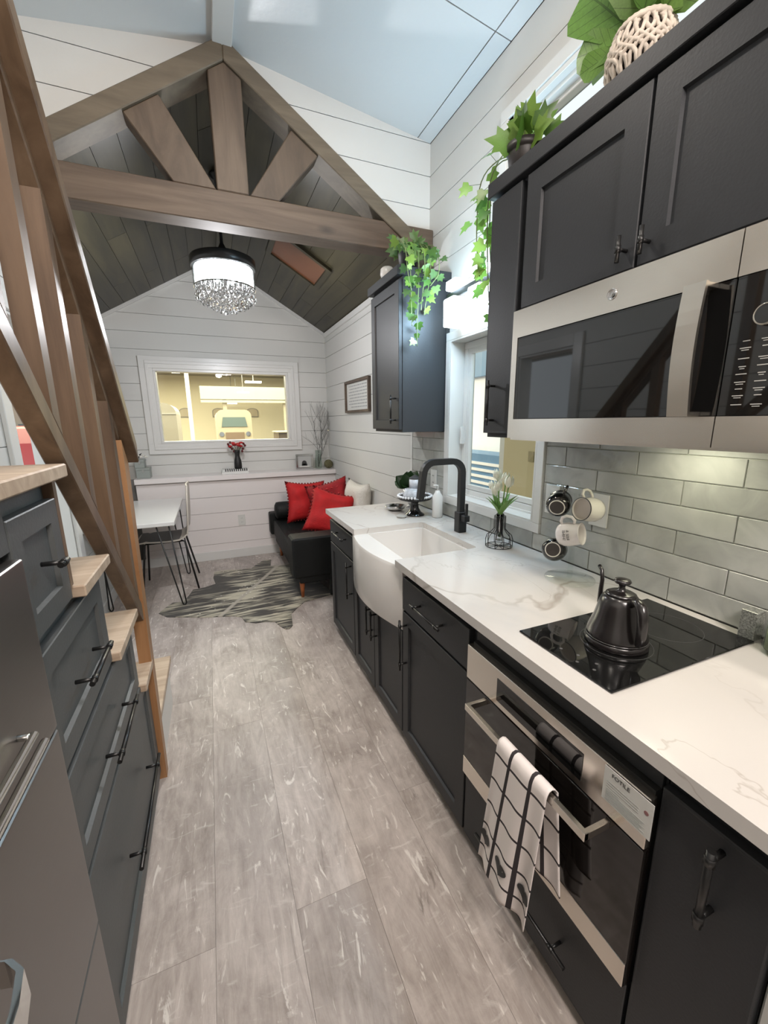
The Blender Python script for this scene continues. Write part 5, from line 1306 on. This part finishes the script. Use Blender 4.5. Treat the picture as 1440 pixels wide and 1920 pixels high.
sp = [(0, .062, .040), (0, .082, .048), (0, .098, .072), (0, .100, .105), (0, .098, .135), (0, .106, .160), (0, .121, .168)]
obj('spout', MB().tube([KC+Vector((p[1]*.88*.34, p[1]*.88*.94, p[2]*1.02)) for p in sp], [.009, .0085, .0072, .006, .0055, .005, .005], 12), KBLACK, kt)

# at the right edge
gs_ = tag(obj('glitter_block', B(1.262, 1.302, .530, .566, TZ, TZ+.080, bev=.001), GLITTER), 'silver glittery square shaker by the backsplash at the right edge', 'shaker')
jr = thing('candle_jar', 'sage-coloured candle in a glass jar at the right picture edge', 'candle', (1.25, .468, TZ))
obj('jar', MB().lathe([(.0, 0), (.040, 0), (.042, .01), (.040, .085), (.037, .085), (.038, .012), (0, .010)], (1.252, .463, TZ+.0002), 26), VGLASS, jr)
obj('wax', MB().lathe([(0, .0105), (.0365, .0125), (.036, .060), (0, .060)], (1.252, .463, TZ), 24), CANDLE, jr)

# towel over the oven handle
tw = thing('tea_towel', 'white tea towel with dark checks and hearts over the oven handle', 'towel', (.60, .63, .24))
def tow(u, v):
    """u: 0..1 across (far->near), v: arc length from the back bottom over the bar to the front bottom"""
    Lb, Lf = .27, .435; rr = .0125; top = hz+.011
    yf = .712-.168*u
    spread = (v-Lb)/Lf if v > Lb else (Lb-v)/Lb*.7
    fold = math.sin(u*PI*2.6+.6)*.010*max(spread, 0)+.006*math.sin(u*PI*5+1)*max(spread, 0)
    if v < Lb-rr: x = HX+rr+.004+fold*.5; zz = top-(Lb-rr-v); y = yf-.022*(Lb-v)/Lb*(.5+u)
    elif v > Lb+PI*rr-rr:
        d = v-(Lb+PI*rr-rr); x = HX-rr-.002-.016*(d/Lf)+fold; zz = top-d; y = yf+(.052-.030*u)*(d/Lf)
    else:
        a = (v-(Lb-rr))/rr; a = min(max(a, 0), PI); x = HX+rr*math.cos(a); zz = top+rr*math.sin(a); y = yf
    return Vector((x, y, zz))
mb = MB(); nu, nv = 26, 74; TL = .27+.435
mb.v = [tow(i/nu, TL*j/nv) for j in range(nv+1) for i in range(nu+1)]
mb.f = [(j*(nu+1)+i, j*(nu+1)+i+1, (j+1)*(nu+1)+i+1, (j+1)*(nu+1)+i) for j in range(nv) for i in range(nu)]; mb.sm = [True]*len(mb.f)
mb.uv = [(.20*i/nu, TL*j/nv) for j in range(nv+1) for i in range(nu+1)]
o = obj('cloth', mb, TOWEL, tw); md = o.modifiers.new('t', 'SOLIDIFY'); md.thickness = .0025; md.offset = 0
def heart(cu, cv, s_):
    V = [Vector((cu, cv))]
    for k in range(28):
        t = 2*PI*k/28; V.append(Vector((cu+s_*.062*16*math.sin(t)**3/16, cv-s_*.062*(13*math.cos(t)-5*math.cos(2*t)-2*math.cos(3*t)-math.cos(4*t))/16)))
    mb = MB(); 
    P = []
    for q in V:
        p = tow(q.x/.20, q.y); e = .002; du = tow(min(q.x/.20+e, 1), q.y)-p; dv = tow(q.x/.20, q.y+e)-p; n_ = du.cross(dv).normalized()
        if n_.x > 0: n_ = -n_
        P.append(p+n_*.0036)
    mb.add(P, [(0, i, i % 28+1) for i in range(1, 29)]); return mb
for cu, cv in ((.103, .615), (.180, .617), (.022, .613)):
    obj('heart_print', heart(cu, cv, .42), INK, tw)

# ================================================================= PLANTS ON THE CUPBOARDS
ivm, ivm2 = ivymesh(IVY), ivymesh(IVY2)
CT = 2.2625
ip = thing('trailing_ivy', 'bright green ivy in a dark pot trailing past the cupboard end', 'plant', (1.12, 1.285, CT), 'ivy plants on the cupboards')
obj('pot', MB().lathe([(.042, 0), (.051, .062), (.051, .066), (.056, .067), (.057, .088), (.052, .088), (.049, .07), (0, .068)], (1.045, 1.280, CT+.0003), 28), POTB, ip)
def vine(parent, pts, n, me, s, spread=.03, first=0.1, up=(-.9, -.4, .3), droop=True, r=.0022):
    pts = [Vector(p) for p in pts]
    # smooth the path
    for _ in range(2):
        q = [pts[0]]
        for i in range(len(pts)-1): q += [pts[i]*.75+pts[i+1]*.25, pts[i]*.25+pts[i+1]*.75]
        pts = q+[pts[-1]]
    obj('vine', MB().tube(pts, r, 5), STEM, parent)
    L = [0]
    for i in range(1, len(pts)): L.append(L[-1]+(pts[i]-pts[i-1]).length)
    for k in range(n):
        t = (first+(1-first)*(k+.3)/n)*L[-1]; i = max(j for j in range(len(L)) if L[j] <= t); i = min(i, len(pts)-2)
        p = pts[i].lerp(pts[i+1], (t-L[i])/max(L[i+1]-L[i], 1e-6))
        side = Vector((R.uniform(-1, 1), R.uniform(-1, 1), R.uniform(-.7, .5))); side.normalize(); q = p+side*R.uniform(.3, 1)*spread
        obj('leaf_stalk', MB().tube([p, q], .001, 4), STEM, parent) if spread > .02 and k % 2 == 0 else None
        d = (side+Vector((0, 0, -.9 if droop else .3))).normalized()
        nm_ = (Vector(up)+Vector((R.uniform(-.5, .5), R.uniform(-.5, .5), R.uniform(-.3, .3))))
        place_leaf(me, parent, q, d, nm_, s*R.uniform(.75, 1.15)*(1-.25*t/L[-1]))
pc = Vector((1.045, 1.28, CT+.07))
for (a, el, s_) in ((.2, 1.1, .07), (1.2, .8, .075), (2.2, .9, .075), (2.7, .5, .08), (3.3, 1.2, .07), (4.0, .8, .07), (4.8, .7, .075), (5.5, .9, .07), (3.9, .35, .08), (4.6, .3, .08), (5.2, .25, .075), (.9, .3, .07), (3.0, 1.4, .07), (4.3, 1.25, .07)):
    d = Vector((math.cos(a)*math.cos(el), math.sin(a)*math.cos(el), math.sin(el))); q = pc+d*R.uniform(.04, .075)
    obj('leaf_stalk', MB().tube([pc, q], .0014, 4), STEM, ip); place_leaf(ivm, ip, q, d+Vector((0, 0, -.25)), (-.85, -.5, .15), s_, .2)
vine(ip, [(1.05, 1.30, 2.335), (1.06, 1.38, 2.40), (1.06, 1.46, 2.38), (1.05, 1.46, 2.30), (1.04, 1.445, 2.15), (1.05, 1.43, 1.98), (1.05, 1.43, 1.82)], 15, ivm, .062, .04, .22)
vine(ip, [(1.05, 1.31, 2.335), (1.05, 1.41, 2.385), (1.03, 1.50, 2.36), (1.02, 1.50, 2.25), (1.00, 1.47, 2.12), (1.0, 1.44, 2.0)], 10, ivm, .066, .045, .2)
vine(ip, [(1.05, 1.30, 2.335), (1.01, 1.40, 2.35), (1.0, 1.41, 2.22), (1.01, 1.405, 2.0), (1.03, 1.41, 1.88)], 11, ivm, .060, .032, .25)

iv2 = thing('trailing_ivy', 'dense variegated ivy spilling over the far blue-grey cupboard', 'plant', (1.07, 2.22, 2.2685), 'ivy plants on the cupboards')
obj('pot', MB().lathe([(.045, 0), (.058, .085), (.062, .10), (.055, .10), (0, .09)], (1.085, 2.235, 2.2688), 24), POTB, iv2)
pc = Vector((1.085, 2.225, 2.36))
for i in range(16):
    a = i*2.4; el = R.uniform(.05, 1.2); d = Vector((math.cos(a)*math.cos(el), math.sin(a)*math.cos(el), math.sin(el))); q = pc+d*R.uniform(.04, .10)
    obj('leaf_stalk', MB().tube([pc, q], .0014, 4), STEM, iv2); place_leaf(ivm2, iv2, q, d+Vector((0, 0, -.5)), (-.5, -.85, .2), R.uniform(.05, .075), .3)
starts = [(-.09, 2.06), (-.05, 2.10), (0, 2.10), (.03, 2.09), (.07, 2.10), (.11, 2.08)]
ends = [2.12, 1.96, 1.86, 2.04, 2.02, 2.16]
for i, ((dx, y), ze) in enumerate(zip(starts, ends)):
    xx = 1.075+dx
    vine(iv2, [(1.085+dx*.4, 2.21, 2.36), (xx-.01, 2.14, 2.385), (xx, y, 2.32), (xx+.005, y-.005, 2.22), (1.075+dx*.75, y, (2.2+ze)/2), (1.075+dx*.6, y+.005, ze)], 12 if i in (1, 2) else 8, ivm2 if i % 2 else ivm, .050, .030, .12, up=(-.45, -.9, .2))

wc = thing('white_pot', 'small white round pot behind the ivy on the far cupboard', 'pot', (1.03, 2.42, 2.2685))
obj('pot', MB().lathe([(.030, 0), (.042, .025), (.040, .055), (.030, .066), (.026, .064), (0, .05)], (1.035, 2.41, 2.2688), 22), CERAM, wc)

fd = thing('fiddle_leaf_plant', 'big round-leaved green plant in a woven cream pot on the cupboard', 'plant', (1.13, .92, CT))
FC = Vector((1.065, .885, CT)); PSC = .74
obj('inner_pot', MB().lathe([(r_*PSC, z_*PSC) for r_, z_ in [(.062, .002), (.085, .06), (.088, .12), (.076, .165), (.070, .165), (.07, .14), (0, .14)]], FC, 28), plain('inner_pot', (.05, .04, .035), .8), fd)
wm = MB()
def pr_(t): # radius profile 0..1
    return .064+.030*math.sin(PI*min(t*1.05, 1))**.8+.012*t
for k in range(22):
    for s_ in (-1, 1):
        pts = []
        for j in range(13):
            t = j/12; a = 2*PI*k/22+s_*(t*1.25+.10*math.sin(t*12)); r_ = pr_(t)+.006*(1 if (k+j) % 2 else .2); pts.append(FC+PSC*Vector((math.cos(a)*r_, math.sin(a)*r_, .004+.160*t)))
        wm.tube(pts, .0052, 5)
for zz, r_ in ((.166, .080), (.004, .066), (.158, .084)):
    n_ = 60; wm.tube([FC+PSC*Vector((math.cos(2*PI*k/n_)*r_*(1+.03*(k % 2)), math.sin(2*PI*k/n_)*r_*(1+.03*(k % 2)), zz)) for k in range(n_+1)], .0058, 5, cap=False)
obj('woven_cord', wm, MACRAME, fd)
fl_ = leafmesh('leaf', [(0, .02), (.06, .13), (.2, .26), (.38, .31), (.55, .36), (.75, .40), (.9, .31), (1.0, .08), (1.02, .0)], FID, .10, .22)
lv_ = [((-.02, .02, .17), (-.35, .55, .80), .30), ((0, -.02, .17), (-.25, -.25, .9), .27), ((-.03, .03, .15), (-.45, .80, .25), .17), ((-.03, .05, .15), (-.45, .65, -.10), .12), ((.0, -.04, .16), (-.1, -.9, .45), .24), ((.03, .02, .17), (.25, .5, .85), .25), ((.0, .0, .17), (-.45, .05, .95), .24), ((.02, -.05, .17), (-.3, -1, .15), .22), ((.0, .04, .16), (.0, .95, .35), .19), ((0, 0, .17), (.1, -.3, 1), .27), ((-.04, -.02, .16), (-.4, -.55, .75), .20)]
for (o_, d, s_) in lv_:
    p = FC+Vector(o_)*PSC; s_ *= .66; d = Vector(d).normalized(); obj('leaf_stalk', MB().tube([FC+Vector((o_[0]*.5, o_[1]*.5, .10)), p+d*.02], .003, 6), STEM, fd)
    place_leaf(fl_, fd, p+d*.02, d, (-.75, -.45, -.15), s_)

# ================================================================= OUTSIDE: THE SHOW HALL
hl = struct('floor_hall', B(-28, 28, 5.2, 56, -.72, -.70), HALLF)
struct('wall_hall', B(-28, 28, 56.0, 56.2, -.7, 7.2), CREAM)
struct('ceiling_hall', B(-28, 28, 9, 56, 7.0, 7.2), HALLC)
def rounded(x0, x1, z0, z1, r):
    P = []
    for (cx, cz, a0) in ((x1-r, z1-r, 0), (x0+r, z1-r, PI/2), (x0+.05, z0+.05, PI), (x1-.05, z0+.05, 1.5*PI)):
        rr = r if a0 < PI else .05
        P += [(cx+rr*math.cos(a0+PI/2*k/5), cz+rr*math.sin(a0+PI/2*k/5)) for k in range(6)]
    return P
HL = [((3.13, 31.4, 4.2), 'nearest and largest strip lamp in the hall outside, upper right of the window'), ((3.2, 42, 4.2), 'second strip lamp of the row seen through the far window'), ((3.05, 50, 4.15), 'third strip lamp of the row seen through the far window'), ((2.8, 54.5, 3.7), 'smallest strip lamp of the row, nearest the cream hall wall'), ((-1.5, 27, 4.27), 'left one of two round hall lamps at the top of the far window'), ((-1.12, 26, 4.34), 'right one of two round hall lamps at the top of the far window')]
HGLOW = emis('hall_lamp_glow', (1, .95, .85), 5)
for i, ((x, y, zz), lab) in enumerate(HL):
    t = thing('hall_light', lab, 'lamp', (x, y, zz), 'hanging lamps in the hall outside'); w_ = .55 if i < 4 else .22
    obj('diffuser', B(x-w_, x+w_, y-.2, y+.2, zz, zz+(.12 if i < 4 else .2), bev=.03), HGLOW, t); obj('hanger', MB().tube([(x, y, zz+.15), (x, y, 7.0)], .03, 6), HALLC, t)
area('hall_area_lamp', (0, 30, 6.6), (0, 0, 0), 22, 27000, (1, .92, .72), 'RECTANGLE', 36)
for i, x in enumerate((-2.5, 1.2, 5.2)):
    t = thing('arched_window', 'arched window in the cream wall of the hall, '+('left of the parked coach', 'just behind the parked coach', 'right of the parked coach')[i], 'window', (x, 55.9, 1.6), 'arched windows of the hall outside')
    a = [(x+.72*math.cos(PI*k/14), 2.85+.42*math.sin(PI*k/14)) for k in range(15)]+[(x-.72, 2.15), (x+.72, 2.15)]
    b = [(x+.62*math.cos(PI*k/14), 2.85+.33*math.sin(PI*k/14)) for k in range(15)]+[(x-.62, 2.27), (x+.62, 2.27)]
    obj('arch_frame', MB().prism(a, 'y', 55.90, 55.999), TAUPE, t); obj('arch_glass', MB().prism(b, 'y', 55.86, 55.90), plain('tan_glass', (.5, .42, .28), .4), t)
t = thing('travel_trailer', 'taupe rounded travel trailer outside the far window at left', 'trailer', (-3.2, 21, -.7))
obj('body', MB().prism(rounded(-6.5, -1.27, -.45, 2.32, .45), 'y', 20, 23), TAUPE, t)
obj('body_band', MB().prism([(-6.5, 1.85), (-1.26, 1.85), (-1.26, 1.90), (-6.5, 1.90)], 'y', 19.97, 20), HALLC, t)
for x in (-4.6, -2.6): obj('wheel', MB().lathe([(.32, 0), (.32, .2)], (x, 20.02, -.38), 20, axis=(0, 1, 0)), INK, t)
t = thing('motor_coach', 'cream vintage coach parked in the hall behind the roses', 'coach', (1.3, 26, -.7))
obj('body', MB().prism(rounded(.38, 2.25, -.25, 2.18, .35), 'y', 25, 31), COACH, t)
obj('windscreen', MB().prism([(.62, 1.25), (2.0, 1.25), (1.9, 1.78), (.72, 1.78)], 'y', 24.96, 25), DGL, t)
obj('grille', B(.8, 1.8, 24.94, 25, .2, .95), plain('coach_grille', (.18, .13, .09), .4), t)
for x in (.6, 2.02): obj('headlamp', MB().lathe([(.13, 0), (.13, .05)], (x, 25, .85), 16, axis=(0, -1, 0)), SILVER, t)
obj('bumper', B(.3, 2.33, 24.85, 25, .0, .2, bev=.02), SILVER, t)
for x in (.6, 2.0): obj('wheel', MB().lathe([(.4, 0), (.4, .25)], (x, 25.2, -.3), 18, axis=(0, 1, 0)), INK, t)
tag(obj('hall_column', B(-1.18, -.95, 29.8, 30.2, -.7, 7.0, bev=.02), plain('pale_column', (.62, .60, .54), .6)), 'pale square column standing in the hall left of the coach', 'column')
t = thing('hall_mezzanine', 'grey-green mezzanine band with pale rail crossing the hall behind the coach', 'mezzanine', (2, 48, 3.2))
obj('band', B(-.6, 12, 47.5, 48.5, 3.9, 5.2), plain('mezzanine_green', (.33, .35, .27), .7), t); obj('rail', B(-.6, 12, 47.3, 47.5, 3.55, 3.8), COACH, t)
for x in (1.7, 8.0): obj('support', B(x-.2, x+.2, 47.8, 48.2, -.7, 3.9), COACH, t)
t = thing('display_counter', 'low dark display counter in the hall at the right of the window', 'counter', (4.2, 18, -.7))
obj('counter_body', B(2.6, 5.6, 17.5, 19, -.7, 1.05, bev=.02), plain('counter_brown', (.10, .075, .05), .4), t); obj('counter_top', B(2.55, 5.65, 17.45, 19.05, 1.051, 1.10, bev=.01), COACH, t)
tag(obj('white_reflection_drum', MB().lathe([(.26, 0), (.26, 1.2)], (4.05, 18.1, 1.10), 24), WHITEP), 'white upright drum on the dark hall counter, added for a reflection in the pane', 'drum')  # solid drum added in place of a white reflection in the far window
t = thing('brown_partition', 'brown partition wall at the right edge of the far window view', 'partition', (6, 22, -.7))
obj('partition_wall', B(4.0, 12, 22, 22.3, -.7, 5.5), plain('partition_brown', (.22, .16, .07), .7), t); obj('partition_post', B(3.85, 4.0, 21.9, 22.4, -.7, 5.5), COACH, t)
# beyond the kitchen window
t = thing('tan_display_board', 'tan display board with a small picture outside the kitchen window', 'board', (3.2, 3.2, .0))
obj('board', B(3.2, 3.24, 1.2, 3.98, .0, 2.35), BEIGE, t); obj('post', B(3.24, 3.30, 1.5, 1.6, -.7, 2.35), INK, t); obj('post', B(3.24, 3.30, 3.6, 3.7, -.7, 2.35), INK, t)
pm = MB().box(3.19, 3.2, 3.02, 3.28, 1.50, 1.80); obj('picture', pm, GREENP, t)
pm = MB()
for i in range(5): pm.box(3.192, 3.2, 2.96+.13*i, 3.04+.13*i, 1.02, 1.13)
obj('small_squares', pm, plain('board_mark', (.22, .18, .09), .7), t)
t = thing('white_booth', 'white exhibition booth with blue banner seen through the kitchen window', 'booth', (6, 7.6, -.7))
obj('booth_wall', B(6.2, 6.4, 4.5, 11, -.7, 2.5), WHITEP, t); obj('blue_banner', B(6.1, 6.19, 6.5, 11, 2.5, 5.2), BLUEP, t); obj('counter_front', B(5.4, 6.1, 5.2, 10.5, -.7, .75), BLUEP, t)
pm = MB()
for i in range(9): pm.box(5.38, 5.4, 5.2, 10.5, -.6+.14*i, -.54+.14*i)
obj('pale_stripes', pm, WHITEP, t)
obj('green_panel', B(6.0, 6.19, 6.5, 6.9, .9, 2.3), GREENP, t); obj('dark_column', B(5.2, 5.45, 6.35, 6.6, -.7, 2.6), INKG, t); obj('framed_notice', B(6.1, 6.2, 7.6, 8.1, 1.5, 2.0), INKG, t)
struct('floor_hall_right', B(1.6, 14, -4, 13, -.76, -.722), WHITEP)
# beyond the left entry door
struct('floor_hall_left', B(-14, -1.1, -4, 12, -.80, -.762), HALLC)
t = thing('red_vehicle', 'red vehicle with curved front seen through the left doorway', 'vehicle', (-2.3, 6.5, -.76))
c_ = [(5.75, -.45), (5.75, .55), (5.9, .95), (6.2, 1.25), (6.6, 1.42), (9.5, 1.45), (9.5, -.45)]
obj('body', MB().prism(c_, 'x', -3.5, -1.92), REDCAR, t); obj('bumper', B(-3.5, -1.9, 5.62, 5.75, -.5, -.2, bev=.03), SILVER, t)
for y in (6.4, 8.6): obj('wheel', MB().lathe([(.35, 0), (.35, .2)], (-1.98, y, -.4), 20, axis=(1, 0, 0)), INK, t)
t = thing('white_motorhome', 'pale motorhome with stacked windows seen through the left doorway', 'motorhome', (-3.6, 9.6, -.76))
obj('body', MB().prism(rounded(-6.6, -2.6, -.4, 1.9, .3), 'y', 9.9, 13), COACH, t)
for i in range(4): obj('window', B(-3.3, -2.75, 9.86, 9.9, 1.48-.28*i-.2, 1.48-.28*i), BLUEP if i % 2 else DGL, t)
obj('bumper', B(-6.6, -2.5, 9.75, 9.9, -.15, .1, bev=.02), SILVER, t)
tag(obj('yellow_banner', B(-7, -2.4, 12.95, 12.99, 3.0, 4.4), YELL), 'yellow banner hanging high beyond the left doorway', 'banner')
area('outside_left_lamp', (-3.2, 4.0, 4.6), (0, 0, 0), 3.0, 110, (1, .97, .93), 'SQUARE')
